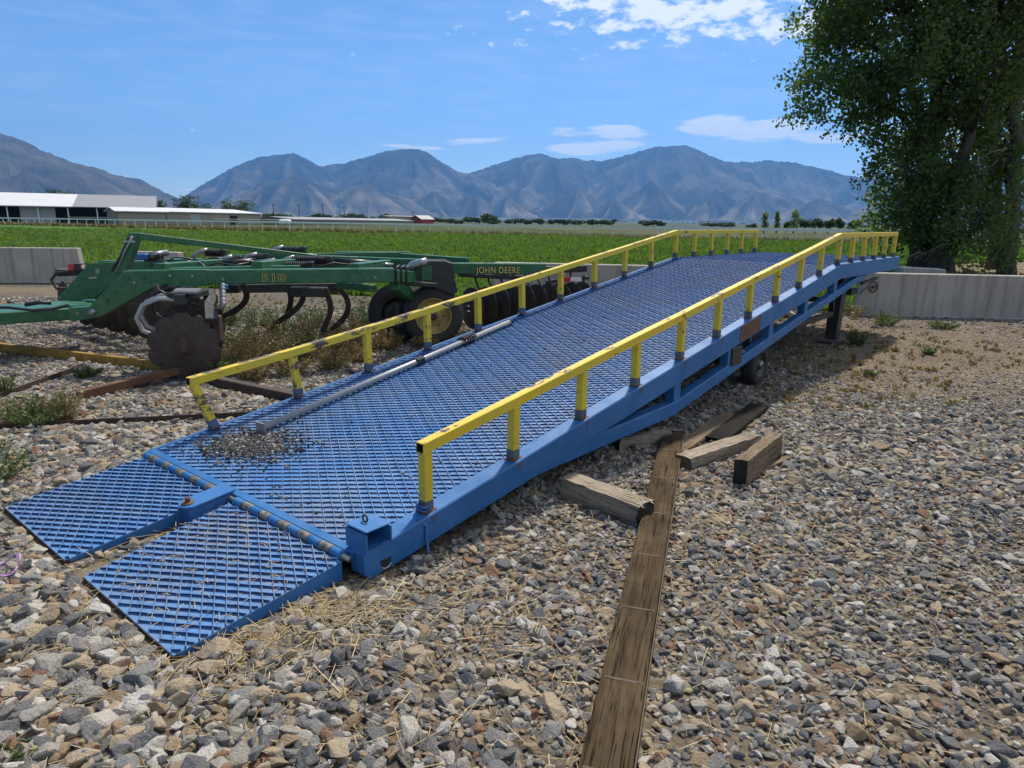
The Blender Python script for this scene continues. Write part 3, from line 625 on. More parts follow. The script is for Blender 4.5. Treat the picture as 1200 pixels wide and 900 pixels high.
# far side plate and beam, which carries the maker's name
poly([(106, 308), (71, 347), (74, 352), (112, 350), (140, 327), (140, 306.5)], 8.45, -.05, 'side_plate', G, bevel=.008)
poly([(112, 315), (117, 315), (117, 321), (112, 321)], 8.395, -.004, 'warning_sticker', M['steel'])
poly([(104, 325), (113, 324), (113, 326), (104, 327)], 8.395, -.004, 'warning_sticker', M['bright'])
C0 = on(118, 312.5, 8.45, 106, 308); D0 = on(640, 315.2, 9.42, 640, 309)
far_beam = part(MB().bar(C0 + LAT * .05, D0 + LAT * .07, .135, .146), 'main_beam', G, bevel=.010)
# cross tubes tying both beams together, diagonal braces
for k, dz in ((.30, 0), (1.25, .02), (2.25, .0)):
    p = A + LON * k + Vector((0, 0, .09 + dz)); q = C0 + (D0 - C0).normalized() * (k + 1.2) + Vector((0, 0, .06 + dz))
    part(MB().bar(p + LAT * .14, q - LAT * .02, .12, .10), 'cross_tube', G, bevel=.006)
part(MB().bar(at(192, 317.5, 7.25), at(352, 314.5, 7.75), .10, .07), 'inner_rail', G, bevel=.006)
part(MB().bar(at(180, 309.5, 8.6), at(236, 308.5, 8.75), .20, .12), 'tool_bar', G, bevel=.006)
part(MB().bar(at(385, 304, 9.3), at(515, 309, 8.95), .12, .10), 'diagonal_brace', G, bevel=.006)
part(MB().bar(at(395, 299, 10.2), at(480, 299.5, 10.2), .14, .11), 'rear_tube', G, bevel=.006)
part(MB().bar(at(452, 299, 10.1), at(548, 306, 9.6), .10, .09), 'diagonal_brace', G, bevel=.006)
part(MB().bar(at(398, 333.5, 7.9), at(438, 338, 7.7), .12, .08), 'wing_arm', G, bevel=.006)
part(MB().bar(at(250, 302, 9.4), at(470, 298, 10.0), .08, .07), 'rear_tube', G, bevel=.006)
# mast, cap and long top link
mb = poly([(150, 273), (163, 273), (158, 290), (148, 319), (133, 321), (141, 298)], 7.6, .16, 'mast', G, bevel=.006)
part(MB().tube([at(155, 277, 7.57), at(147, 293, 7.57), at(136, 319, 7.57)], .012, 6), 'hydraulic_hose', M['bright'], smooth=True)
part(MB().tube([at(152, 277, 7.57), at(143, 297, 7.57), at(131, 318, 7.57)], .012, 6), 'hydraulic_hose', M['black'], smooth=True)
part(MB().bar(at(146, 283, 7.55), at(158, 283, 7.55), .012, .02), 'hose_clip', M['bright'])
part(MB().bar(at(161, 276.5, 7.65), at(372, 301, 8.7), .05, .075, h1=.05), 'top_link', G, bevel=.006)
part(MB().bar(at(372, 301, 8.7), at(432, 304, 9.3), .05, .05), 'top_link_end', G, bevel=.004)
# drawbar: wide flat frame going off to the hitch
Tz = .56
def tp(x, y, z): return gnd(x, y, z)
a0, a1, a2, a3 = tp(112, 349.5, Tz), tp(104, 360.0, Tz), tp(-160, 376, Tz), tp(-160, 368, Tz)
tb = part(MB().prism([a0, a1, a2, a3], (0, 0, -.13)), 'drawbar', G, bevel=.010)
part(MB().prism([tp(96, 352, Tz + .004), tp(104, 358, Tz + .004), tp(40, 363, Tz + .004), tp(52, 355, Tz + .004)], (0, 0, .012)), 'drawbar_plate', G)
part(MB().tube([at(-30, 360, 7.05), at(10, 360.5, 7.05), at(40, 364, 7.02), at(62, 362.5, 7.0), at(80, 357, 7.0)], .016, 7), 'hydraulic_hose', M['black'], smooth=True)
part(MB().tube([at(30, 357, 7.2), at(45, 354.5, 7.2), at(60, 355, 7.25)], .022, 7), 'hydraulic_hose', M['black'], smooth=True)
# hydraulic blocks and looping hoses between the beams
part(MB().box(at(166, 301, 8.0), (.14, .08, .07)), 'valve_block', M['blue_plastic'], bevel=.01)
part(MB().box(at(180, 302, 8.1), (.20, .10, .09)), 'valve_body', M['black'], bevel=.01)
part(MB().cyl(at(176, 299, 8.0), at(196, 296, 8.2), .035, 10), 'cylinder_body', M['steel'], smooth=True)
for q in ([(198, 316, 7.9), (197, 306, 7.9), (205, 301, 8.0), (222, 303, 8.1), (236, 308, 8.1)],
          [(222, 318, 7.7), (221, 306, 7.8), (228, 303, 7.9), (240, 312, 7.8)],
          [(268, 312, 7.9), (280, 305, 8.0), (296, 306, 8.1), (304, 311, 8.1)],
          [(225, 309, 8.4), (250, 302, 8.5), (272, 303, 8.6)]):
    part(MB().tube([at(*p) for p in q], .012, 6), 'hydraulic_hose', M['black'] if q[0][0] != 222 else M['bright'], smooth=True)
# bolt heads on the plates and beams, extra hoses and lift cylinder
for (x, y) in ((150, 326), (158, 331), (168, 326), (176, 330), (200, 323), (212, 330), (226, 323), (236, 330), (262, 327), (372, 322), (388, 328), (420, 318), (440, 325), (92, 367), (126, 352), (135, 343)):
    c_ = on(x, y, 6.95, 144, 317.5) - LAT * (.006 if x < 185 else .009); part(MB().cyl(c_, c_ - LAT * .018, .016, 6), 'bolt_head', M['steel'] if (x + y) % 2 else G)
for (xa, ya, Ya, xb, yb, Yb, r_) in ((262, 309, 8.2, 300, 306, 8.3, .038), (392, 306, 8.6, 440, 309, 8.7, .042), (205, 313, 8.2, 240, 311, 8.3, .035)):
    part(MB().cyl(at(xa, ya, Ya), at(xb, yb, Yb), r_, 12), 'cylinder_body', M['black'], smooth=True); e_ = at(xb, yb, Yb); d_ = (e_ - at(xa, ya, Ya)).normalized(); part(MB().cyl(e_, e_ + d_ * .22, r_ * .5, 10), 'cylinder_rod', M['bright'], smooth=True)
for q in ([(240, 313, 7.7), (255, 308, 7.8), (275, 311, 7.8), (292, 308, 7.9)], [(372, 313, 7.8), (392, 308, 8.0), (415, 311, 8.0), (440, 308, 8.2)], [(340, 303, 8.8), (362, 298, 9.0), (384, 301, 9.1)], [(176, 312, 7.7), (188, 305, 7.8), (203, 311, 7.8)],
          [(196, 345, 6.75), (186, 340, 6.85), (184, 333, 6.95)], [(241, 352, 7.0), (250, 345, 7.1), (247, 336, 7.2)]):
    part(MB().tube([at(*p) for p in q], .011, 6), 'hydraulic_hose', M['black'], smooth=True)
# shank cushion springs
def cushion(x0, x1, y, Y, r):
    p, q = at(x0 + 14, y, Y), at(x1, y + 1, Y + .12); d = (q - p); n = int(d.length / .022)
    prof = []
    for i in range(2 * n + 1): prof.append((r if i % 2 else r * .80, d.length * i / (2 * n)))
    s = part(MB().lathe(p, d, [(0, 0)] + prof + [(0, d.length)], 12), 'cushion_spring', M['black'], smooth=False)
    b0 = at(x0, y + 6, Y)
    part(MB().tube([b0, at(x0 + 4, y + 1.5, Y), at(x0 + 9, y - 1.5, Y), at(x0 + 17, y - 3, Y)], .030, 6), 'spring_arm', M['bright'], parent=s, smooth=True)
    part(MB().box(q, (.07, .10, .11)), 'spring_seat', M['black'], parent=s, bevel=.008)
for q in ((299, 364, 311, 7.95, .058), (328, 386, 304.5, 8.35, .058), (315, 356, 292.5, 9.6, .055), (226, 262, 296, 9.2, .055), (284, 312, 301, 8.8, .05), (255, 280, 304, 8.45, .05)): cushion(*q)
# shanks
def shank(pts, Y, w=.035, wid=.065):
    P = [at(x, y, Y + .05 * i) for i, (x, y) in enumerate(pts)]
    # smooth the path
    Q = []
    for i in range(len(P) - 1):
        p0, p1, p2, p3 = P[max(i - 1, 0)], P[i], P[i + 1], P[min(i + 2, len(P) - 1)]
        for k in range(4):
            u = k / 4; Q.append(.5 * ((2 * p1) + (p2 - p0) * u + (2 * p0 - 5 * p1 + 4 * p2 - p3) * u * u + (3 * p1 - p0 - 3 * p2 + p3) * u ** 3))
    Q.append(P[-1]); m = MB(); n = len(Q); vs = []
    for i, q in enumerate(Q):
        t_ = (Q[min(i + 1, n - 1)] - Q[max(i - 1, 0)]).normalized(); s = LAT; u = t_.cross(s).normalized()
        wd = wid * (1 if i < n - 3 else .8)
        vs += [q - s * w / 2 - u * wd / 2, q + s * w / 2 - u * wd / 2, q + s * w / 2 + u * wd / 2, q - s * w / 2 + u * wd / 2]
    fs = [(4 * i + j, 4 * i + (j + 1) % 4, 4 * i + 4 + (j + 1) % 4, 4 * i + 4 + j) for i in range(n - 1) for j in range(4)] + [(3, 2, 1, 0), tuple(4 * (n - 1) + j for j in range(4))]
    m.add(vs, fs); sh = recalc(part(m, 'ripper_shank', M['disc']))
    e = Q[-1]; dd = (Q[-1] - Q[-4]).normalized()
    part(MB().bar(e - dd * .12, e + dd * .05, .06, .05, w1=.03, h1=.015), 'shank_point', M['rust_dark'], parent=sh)
shank([(284, 333), (289, 345), (286, 355), (275, 364), (260, 371)], 7.9)
shank([(338, 338), (341, 349), (339, 362), (335, 372)], 8.5)
shank([(352, 338), (355, 350), (346, 363), (328, 376), (316, 386)], 8.0)
shank([(380, 338), (386, 352), (387, 366), (381, 382), (376, 393)], 7.9)
shank([(394, 335), (405, 347), (408, 361), (402, 374), (388, 386)], 8.1)
shank([(243, 338), (252, 348), (250, 358), (240, 368)], 9.0)
part(MB().bar(at(285, 338, 7.95), at(402, 336, 8.35), .10, .10), 'shank_bar', M['black'], bevel=.008)
part(MB().box(at(362, 342, 8.0), (.42, .14, .11)), 'shank_clamp', M['black'], bevel=.01)
part(MB().box(at(270, 338, 8.1), (.22, .12, .10)), 'shank_clamp', M['black'], bevel=.01)
part(MB().box(at(263, 336.5, 7.9), (.07, .07, .06)), 'blue_cap', M['blue_plastic'], bevel=.008)
part(MB().bar(at(312, 332.4, 7.45), at(346, 332.0, 7.5), .03, .012), 'wear_strip', M['bright'])

# notched discs on their gangs
def disc_mesh(R, n=20, notch=True):
    m = MB(); prof = [(.05, -.045), (.30 * R + .05, -.032), (.72 * R, -.012)]
    N = n * 2
    rings = []
    for r, h in prof: rings.append([(r * math.cos(2 * math.pi * j / N), r * math.sin(2 * math.pi * j / N), h) for j in range(N)])
    edge = []
    for j in range(N):
        rr = R * (.88 if notch and j % 4 == 0 else 1.0); edge.append((rr * math.cos(2 * math.pi * j / N), rr * math.sin(2 * math.pi * j / N), .012))
    rings.append(edge)
    vs = [v for r in rings for v in r] + [(x, y, z + .006) for r in rings for x, y, z in r]
    K = len(rings); fs = []
    for s_, flip in ((0, 0), (K * N, 1)):
        for i in range(K - 1):
            for j in range(N):
                f = (s_ + i * N + j, s_ + i * N + (j + 1) % N, s_ + (i + 1) * N + (j + 1) % N, s_ + (i + 1) * N + j)
                fs.append(f[::-1] if flip else f)
    for j in range(N):
        i = (K - 1) * N; fs.append((i + j, i + (j + 1) % N, K * N + i + (j + 1) % N, K * N + i + j))
    m.add(vs, fs); return m
def gang(p0, p1, n, R, notch, z_beam, hang_side, hub=True):
    p0, p1 = Vector(p0), Vector(p1); ax = (p1 - p0).normalized(); rot = ax.to_track_quat('Z', 'Y').to_euler()
    g = part(MB().cyl(p0 - ax * .06, p1 + ax * .06, .028, 10), 'gang_axle', M['rust_dark'], smooth=True)
    d0 = None
    for i in range(n):
        q = p0.lerp(p1, i / (n - 1)) - IL
        if d0 is None: d0 = disc_mesh(R, notch=notch).build('disc_blade', M['disc'], g); d0.location = q; d0.rotation_euler = rot
        else:
            c = copy_part(d0, g, q, Euler((rot.x, rot.y, rot.z))); c.rotation_euler.rotate_axis('Z', rnd.random() * 6)
        if i < n - 1:
            q2 = p0.lerp(p1, (i + .5) / (n - 1))
            part(MB().lathe(q2 - ax * .07, ax, [(.05, 0), (.06, .02), (.045, .07), (.06, .12), (.05, .14)], 10), 'spool', M['disc'], parent=g, smooth=True)
    if hub:
        part(MB().lathe(p0 - ax * .02, -ax, [(.11, .0), (.11, .03), (.07, .035), (.07, .06), (.04, .065), (.035, .10), (0, .10)], 18), 'hub_cap', M['rust_dark'], parent=g)
    up = Vector((0, 0, 1))
    b = part(MB().bar(p0 + up * (z_beam - p0.z) - ax * .05, p1 + up * (z_beam - p1.z) + ax * .05, .10, .10), 'gang_beam', M['black'], bevel=.006)
    return ax, g
p0 = at(216, 402, 6.55); p0.z = .335; p1 = p0 + Vector((-.36, .933, 0)) * 1.7
ax, fg = gang(p0, p1, 7, .335, True, .80, 1)
g0_, g1_ = at(180, 350, 8.7), at(112, 350, 9.7); g0_.z = g1_.z = .36; gang(g0_, g1_, 6, .335, True, .82, 1, hub=False)
# C-spring hangers, the near two bright steel, and clamp plates over the near disc
sd = Vector((-ax.y, ax.x, 0)) * 1.0          # pointing left-back
if sd.x > 0: sd = -sd
for k in (.10, .42, 1.2):
    c = p0 + ax * k; c.z = 0
    P = []
    for i, (u, z) in enumerate(((.02, .74), (-.0, .80), (.20, .80), (.34, .74), (.40, .62), (.36, .50), (.24, .43), (.10, .42))): P.append(c + sd * u + Vector((0, 0, z)) - Vector((0, 0, 0)))
    part(MB().tube(P, .024, 7), 'hanger_spring', M['bright'] if k < .5 else M['black'], smooth=True)
    part(MB().box(c + Vector((0, 0, .40)), (.12, .12, .14)), 'bearing_block', M['rust_dark'], bevel=.01)
for k in (.04, .16, .30):
    part(MB().box(p0 + ax * k - sd * .06 + Vector((0, 0, .53)), (.24, .085, .02)), 'clamp_plate', M['bright'] if k > .1 else M['steel'])
part(MB().box(p0 + ax * .2 - sd * .06 + Vector((0, 0, .495)), (.26, .34, .05)), 'clamp_base', M['black'])
for i in range(6):
    q = p0 - sd * .36 + ax * (-.02 + .06 * i) + Vector((0, 0, .36 + .03 * i))
    part(MB().cyl(q, q + Vector((.03, 0, .075)), .022, 8), 'clamp_bolt', M['bright'] if i % 2 else M['steel'], smooth=True)
part(MB().bar(p0 - sd * .26 + Vector((0, 0, .24)), p0 - sd * .24 + ax * .45 + Vector((0, 0, .50)), .12, .08), 'scraper_bracket', M['black'], bevel=.008)
part(MB().box(p0 - sd * .22 + ax * .12 + Vector((0, 0, .16)), (.26, .10, .26)), 'scraper_plate', M['rust_dark'], bevel=.01)
# front gang on the other side: only its outer end shows behind the far plate
q0 = at(72, 331, 9.6); q0.z = .42; gang(q0, q0 + Vector((.62, .78, 0)) * 1.4, 5, .26, True, .80, 1, hub=False)
part(MB().tube([at(80, 338, 9.4), at(66, 338, 9.4), at(60, 328, 9.4), at(66, 320, 9.4), at(88, 316.5, 9.4)], .020, 7), 'hanger_spring', M['rust_dark'], smooth=True)
part(MB().bar(at(78, 310.5, 9.4), at(98, 309.3, 9.5), .03, .02), 'reflector_arm', M['steel'])
part(MB().box(at(84, 313.5, 9.4), (.08, .03, .10)), 'reflector', M['red'])
part(MB().box(at(91, 312.5, 9.4), (.07, .05, .08)), 'lamp_box', M['black'])
# rear gang under the lettered beam
r0 = at(552, 350, 9.75); r0.z = .36; r1 = at(682, 341, 11.0); r1.z = .36
gang(r0, r1, 10, .295, False, .86, 1, hub=False)
ra = (r1 - r0).normalized()
for i in range(9):
    c = r0 + ra * ((r1 - r0).length * (i + .35) / 9.5); c.z = 0
    part(MB().tube([c + Vector((0, 0, .84)), c + Vector((0, 0, .74)), c + Vector((.05, -.10, .66)), c + Vector((.06, -.10, .52)), c + Vector((.02, -.03, .45))], .016, 6), 'scraper_arm', M['black'], smooth=True)
part(MB().bar(at(640, 330.5, 10.6), at(690, 325.5, 10.9), .05, .045), 'reflector_arm', M['black'])
rf = part(MB().box(at(664, 327.5, 10.62), (.10, .02, .075)), 'reflector', M['red'])
part(MB().box(at(675, 327.5, 10.62), (.17, .018, .05)), 'reflector_white', M['white_paint'])
part(MB().box(at(684, 327, 10.65), (.03, .04, .12)), 'reflector_end', M['black'])
part(MB().bar(at(540, 322, 9.5), at(612, 326, 10.4), .12, .06), 'gang_beam', M['black'], bevel=.006)
# transport wheels: two tyres on a walking beam, black yoke box over them
def wheel(c, R, w, rim):
    ax_ = -LAT
    g = part(MB().lathe(c - ax_ * w / 2, ax_, [(R * .58, .01), (R * .66, -.005), (R * .88, .0), (R * .97, .025), (R, .055), (R, w - .055), (R * .97, w - .025), (R * .88, w), (R * .66, w + .005), (R * .58, w - .01)], 36), 'tyre', M['rubber'], smooth=True)
    part(MB().lathe(c - ax_ * w / 2, ax_, [(R * .60, w + .004), (R * .57, w + .008), (R * .55, w - .015), (R * .50, w - .055), (R * .30, w - .065), (R * .26, w - .045), (R * .10, w - .045), (R * .10, w + .01), (0, w + .01)], 28), 'rim', rim, parent=g, smooth=True)
    part(MB().lathe(c - ax_ * w / 2, ax_, [(R * .14, w - .044), (R * .14, w - .02), (R * .09, w - .01), (R * .09, w + .03), (0, w + .03)], 12), 'hub', M['black'], parent=g)
    for k in range(6):
        a = k * 1.0472; s = perp(ax_); v = s[0] * math.cos(a) + s[1] * math.sin(a)
        part(MB().cyl(c + ax_ * (w / 2 - .064) + v * R * .36, c + ax_ * (w / 2 - .03) + v * R * .36, .012, 6), 'wheel_nut', M['rust_dark'], parent=g)
w1 = at(507, 365, 8.75); w1.z = .39; wheel(w1, .385, .24, M['yellow_rim'])
w2 = at(466, 366, 8.95); w2.z = .385; wheel(w2, .38, .24, M['black'])  # rim coloured black to paint the shadow on this wheel
part(MB().bar(w1 + LAT * .17, w2 + LAT * .15, .08, .12), 'walking_beam', M['black'], bevel=.01)
poly([(484, 318), (490, 308), (500, 304.5), (522, 304.5), (531, 308), (533, 325), (537, 343), (528, 346), (500, 335), (486, 331)], 8.55, .16, 'wheel_yoke', M['black'], bevel=.02)
poly([(494, 312), (506, 311), (506, 328), (494, 329)], 8.545, .01, 'yoke_window', M['green'])
part(MB().tube([at(477, 316, 8.5), at(484, 310, 8.5), at(493, 307.5, 8.5), at(500, 306, 8.5)], .045, 8), 'yoke_sheen', M['bright'], smooth=True)  # bright bar added as the sky's reflection on the black yoke
part(MB().bar(at(458, 330, 8.4), at(512, 334, 8.5), .14, .06), 'yoke_step', M['black'], bevel=.01)
for x in (464, 470, 476):
    part(MB().tube([at(x, 333, 7.62), at(x, 313.5, 7.62), at(x + 4, 311.5, 7.7)], .016, 6), 'frame_bolt', M['black'], smooth=True)
part(MB().bar(at(459, 323, 7.75), at(482, 325, 8.5), .12, .14), 'rear_bracket', G, bevel=.008)
part(MB().bar(at(462, 334, 7.9), at(486, 352, 8.9), .12, .12), 'wheel_arm', G, bevel=.008)
# lettering on both beams
def lettering(text, p, size, ax_, nrm, stretch, name):
    for off, lift, m, ex in ((size * .030, .0015, M['decal_yellow'], 0), (size * .0, .003, M['decal_black'], 0)) if text == '510' else ((size * .030, .0015, M['decal_black'], 0), (size * -.004, .003, M['decal_yellow'], 0)):
        cu = bpy.data.curves.new('lettering', 'FONT'); cu.body = text; cu.size = size; cu.align_x = 'CENTER'; cu.align_y = 'CENTER'; cu.offset = off; cu.space_character = 1.12
        to = bpy.data.objects.new('lettering', cu); COL.objects.link(to)
        dg = bpy.context.evaluated_depsgraph_get(); me = bpy.data.meshes.new_from_object(to.evaluated_get(dg)); bpy.data.objects.remove(to)
        up = Vector((0, 0, 1)); q = p + nrm * lift - IL
        for v in me.vertices: v.co = q + ax_ * (v.co.x * stretch) + up * v.co.y
        me.materials.clear(); me.materials.append(m)
        o = bpy.data.objects.new(name, me); COL.objects.link(o); o.parent = imp
bd = (B - A).normalized(); bn = Vector((bd.y, -bd.x, 0)).normalized()
lettering('510', on(320.5, 325.8, 6.95, 144, 317.5) + bn * .001, .112, bd, bn, 1.35, 'model_number')
fd = (D0 - C0).normalized(); fn = Vector((fd.y, -fd.x, 0)).normalized()
fp = ((D0 + LAT * .07) - (C0 + LAT * .05)); tt = .0
c0_ = C0 + LAT * .05 + fn * .0675; r = ray(584, 317); tt = (c0_ - Vector((0, 0, CAMH))).dot(fn) / r.dot(fn); lp = Vector((0, 0, CAMH)) + r * tt
lettering('JOHN DEERE', lp + fn * .001, .118, fd, fn, .80, 'maker_name')
# ================================================================ stones, straw, timbers, scrap steel
def variants(cname, objs):
    c = bpy.data.collections.new(cname)
    for o in objs:
        for q in list(o.users_collection): q.objects.unlink(o)
        c.objects.link(o)
    return c
def scatter(name, pts, rots, scl, coll, parent=None, idx=None):
    me = bpy.data.meshes.new(name); me.vertices.add(len(pts)); me.vertices.foreach_set('co', np.asarray(pts, np.float32).ravel())
    for nm, a in (('rot', rots), ('scl', scl)):
        at_ = me.attributes.new(nm, 'FLOAT_VECTOR', 'POINT'); at_.data.foreach_set('vector', np.asarray(a, np.float32).ravel())
    ix = me.attributes.new('idx', 'INT', 'POINT'); n = max(1, len(coll.objects))
    ix.data.foreach_set('value', (rng.integers(0, n, len(pts)) if idx is None else idx).astype(np.int32))
    me.update()
    o = bpy.data.objects.new(name, me); COL.objects.link(o)
    if parent is not None: o.parent = parent
    g = bpy.data.node_groups.new(name, 'GeometryNodeTree')
    g.interface.new_socket('Geometry', in_out='INPUT', socket_type='NodeSocketGeometry'); g.interface.new_socket('Geometry', in_out='OUTPUT', socket_type='NodeSocketGeometry')
    N = g.nodes; gi, go = N.new('NodeGroupInput'), N.new('NodeGroupOutput')
    ci = N.new('GeometryNodeCollectionInfo'); ci.inputs['Collection'].default_value = coll; ci.inputs['Separate Children'].default_value = True; ci.inputs['Reset Children'].default_value = True
    ip = N.new('GeometryNodeInstanceOnPoints'); ip.inputs['Pick Instance'].default_value = True
    def na(nm, ty):
        q = N.new('GeometryNodeInputNamedAttribute'); q.data_type = ty; q.inputs['Name'].default_value = nm; return [s for s in q.outputs if s.enabled and s.name == 'Attribute'][0]
    er = N.new('FunctionNodeEulerToRotation'); g.links.new(na('rot', 'FLOAT_VECTOR'), er.inputs[0])
    g.links.new(gi.outputs[0], ip.inputs['Points']); g.links.new(ci.outputs[0], ip.inputs['Instance'])
    g.links.new(na('idx', 'INT'), ip.inputs['Instance Index']); g.links.new(er.outputs[0], ip.inputs['Rotation']); g.links.new(na('scl', 'FLOAT_VECTOR'), ip.inputs['Scale'])
    g.links.new(ip.outputs[0], go.inputs[0])
    md = o.modifiers.new('scatter', 'NODES'); md.node_group = g
    return o
import bmesh
def rock(i):
    rr = np.random.default_rng(100 + i); n = int(rr.integers(11, 17)); p = rr.normal(size=(n, 3)); p /= np.linalg.norm(p, axis=1)[:, None]
    p *= rr.uniform(.82, 1.12, (n, 1)); p *= np.array([rr.uniform(.95, 1.25), rr.uniform(.65, .95), rr.uniform(.42, .72)])
    bm = bmesh.new()
    for q in p: bm.verts.new(q)
    r = bmesh.ops.convex_hull(bm, input=bm.verts); bmesh.ops.delete(bm, geom=[v for v in bm.verts if not v.link_faces], context='VERTS')
    bmesh.ops.dissolve_limit(bm, angle_limit=.20, verts=bm.verts, edges=bm.edges)
    bmesh.ops.bevel(bm, geom=list(bm.edges), offset=.085, segments=1, affect='EDGES', clamp_overlap=True)
    bmesh.ops.triangulate(bm, faces=bm.faces)
    me = bpy.data.meshes.new('stone'); bm.to_mesh(me); bm.free(); me.materials.append(M['stone'])
    return bpy.data.objects.new('stone', me)
rocks = [rock(i) for i in range(16)]
for o in rocks: COL.objects.link(o)
rock_me = [o.data for o in rocks]
rcoll = variants('stone_variants', rocks)
t = NT('dark_grit'); r_ = t.orand(); M['grit'] = t.done(t.ramp(r_, [(0.0, (0.05, 0.05, 0.055)), (0.4, (0.10, 0.098, 0.095)), (0.7, (0.16, 0.15, 0.135)), (0.9, (0.30, 0.28, 0.25))], 'CONSTANT'), 0.9, spec=0.2)
def grit(i):
    me = rock_me[i].copy(); me.materials.clear(); me.materials.append(M['grit']); o = bpy.data.objects.new('grit', me); COL.objects.link(o); return o
gritc = variants('grit_variants', [grit(i) for i in range(6)])
# timbers (pixel ends on the ground -> place), declared first so that stones stay clear of them
def timber(name, label, pA_, pB_, w, h, mat, end, jit=.004, z0=.0, group=None, cat='timber', pitch=0.0):
    a, b = Vector(pA_), Vector(pB_); d = b - a; L = d.length; rz = math.atan2(d.y, d.x)
    o_e = empty(name, ((a.x + b.x) / 2, (a.y + b.y) / 2, z0), rz); o_e.rotation_euler = (0, -pitch, rz)
    nx, m = max(6, int(L / .05)), MB(); rr = random.Random(hash(label) % 1000 if False else len(label)); vs, fs, mi = [], [], []
    ring = [(-.5, 0), (-.5, .5), (-.46, 1), (0, 1.0), (.46, 1), (.5, .5), (.5, 0), (0, 0)]; K = len(ring)
    for i in range(nx + 1):
        x = -L / 2 + L * i / nx
        for (u, v) in ring:
            ex = rr.uniform(-1, 1) * jit * (2.5 if i in (0, nx) else 0)
            vs.append((x + ex, u * w + rr.uniform(-1, 1) * jit, v * h + (rr.uniform(-1, 1) * jit if v else 0)))
    for i in range(nx):
        for j in range(K): fs.append((i * K + j, i * K + (j + 1) % K, (i + 1) * K + (j + 1) % K, (i + 1) * K + j)); mi.append(0)
    fs += [tuple(range(K)), tuple(nx * K + j for j in range(K - 1, -1, -1))]; mi += [1, 1]
    m.v, m.f, m.m = vs, fs, mi
    o = recalc(m.build('beam', [mat, end], o_e))
    tag(o_e, label, cat, group); FOOT.append((a, b, w)); return o_e
FOOT = []
pl0, pl1 = gnd(708, 912, .05), gnd(789, 506, .05)
d_ = (pl0 - pl1).normalized(); pl0 = pl0 + d_ * .55
plank = timber('plank', 'long weathered plank with nail-marked bands running from under the ramp', pl0, pl1, .158, .042, M['wood_plank'], M['wood_end'], .0015, .022, cat='plank')
PL = (pl1 - pl0).length
for yb in (527, 560, 601, 650, 713, 797, 905):
    q = gnd(0.5 * ((680 + 742) / 2 + 0) + 0.5 * ((680 + 742) / 2) if yb > 900 else 711 + (789 - 711) * (900 - yb) / (900 - 506), yb, .064)
    u = (q - pl0).dot((pl1 - pl0).normalized()) - PL / 2
    for k in (-.052, .050):
        MB().cyl((u, k, .0415), (u, k, .0445), .0065, 8).build('nail', M['rust_dark'], plank)
    MB().box((u, -.002, .0422), (.010, .130, .0016)).build('band_mark', M['wood_pale'], plank)
MB().box((0, -.0795, .030), (PL, .004, .018)).build('split_edge', M['wood_pale'], plank)
tA0, tA1 = gnd(668, 590), gnd(757, 636)
tA0, tA1 = gnd(657, 584), gnd(741, 618)
dA = (tA1 - tA0); nA = Vector((-dA.y, dA.x, 0)).normalized()
tmA = timber('timber', 'short split grey timber with broken pale end lying against the long plank', tA0 + nA * .07, tA1 + nA * .07 + dA.normalized() * .03, .145, .125, M['wood_grey'], M['wood_end'], .004, .0)
sp_ = MB(); Lh = (dA.length + .03) / 2
for i in range(9):
    y0 = -.05 + .012 * i; l0 = rnd.uniform(.10, .34); e0 = rnd.uniform(-.03, .03); sp_.hexa([(Lh - l0, y0, .120), (Lh + e0, y0, .120), (Lh + e0 - .01, y0 + .010, .120), (Lh - l0, y0 + .010, .120),
             (Lh - l0 + .03, y0 + .002, .1275), (Lh + e0 - .03, y0 + .003, .130), (Lh + e0 - .03, y0 + .007, .130), (Lh - l0 + .03, y0 + .008, .1275)])
tag(sp_.build('splinter', M['wood_broken'], tmA), kind='stuff')
bA, bB = gnd(866, 569), gnd(908, 533)
timber('timber_block', 'thick brown timber block standing on its narrow side on the gravel', bA, bB, .085, .165, M['wood_brown'], M['wood_end'], .003, .0)
timber('timber', 'grey split timber lying beside the thick brown block', gnd(800, 549), gnd(882, 521), .13, .085, M['wood_grey'], M['wood_brown'], .004, .0)
timber('board', 'flat weathered board reaching under the ramp from the plank', gnd(792, 533), gnd(856, 489), .13, .035, M['wood_brown'], M['wood_end'], .002, .005, cat='board')
timber('board', 'black tarred board lying between the timbers and the ramp wheel', gnd(838, 520), gnd(889, 479), .17, .035, M['wood_black'], M['wood_black'], .002, .008, cat='board')
timber('timber', 'grey timber under the ramp girder touching the head of the plank', gnd(722, 526), gnd(783, 517), .09, .085, M['wood_grey'], M['wood_end'], .003, .0)
timber('timber', 'thin dark lath under the corner of the brown timber block', gnd(886, 556), gnd(925, 538), .04, .02, M['wood_brown'], M['wood_end'], .002, .003, cat='lath')

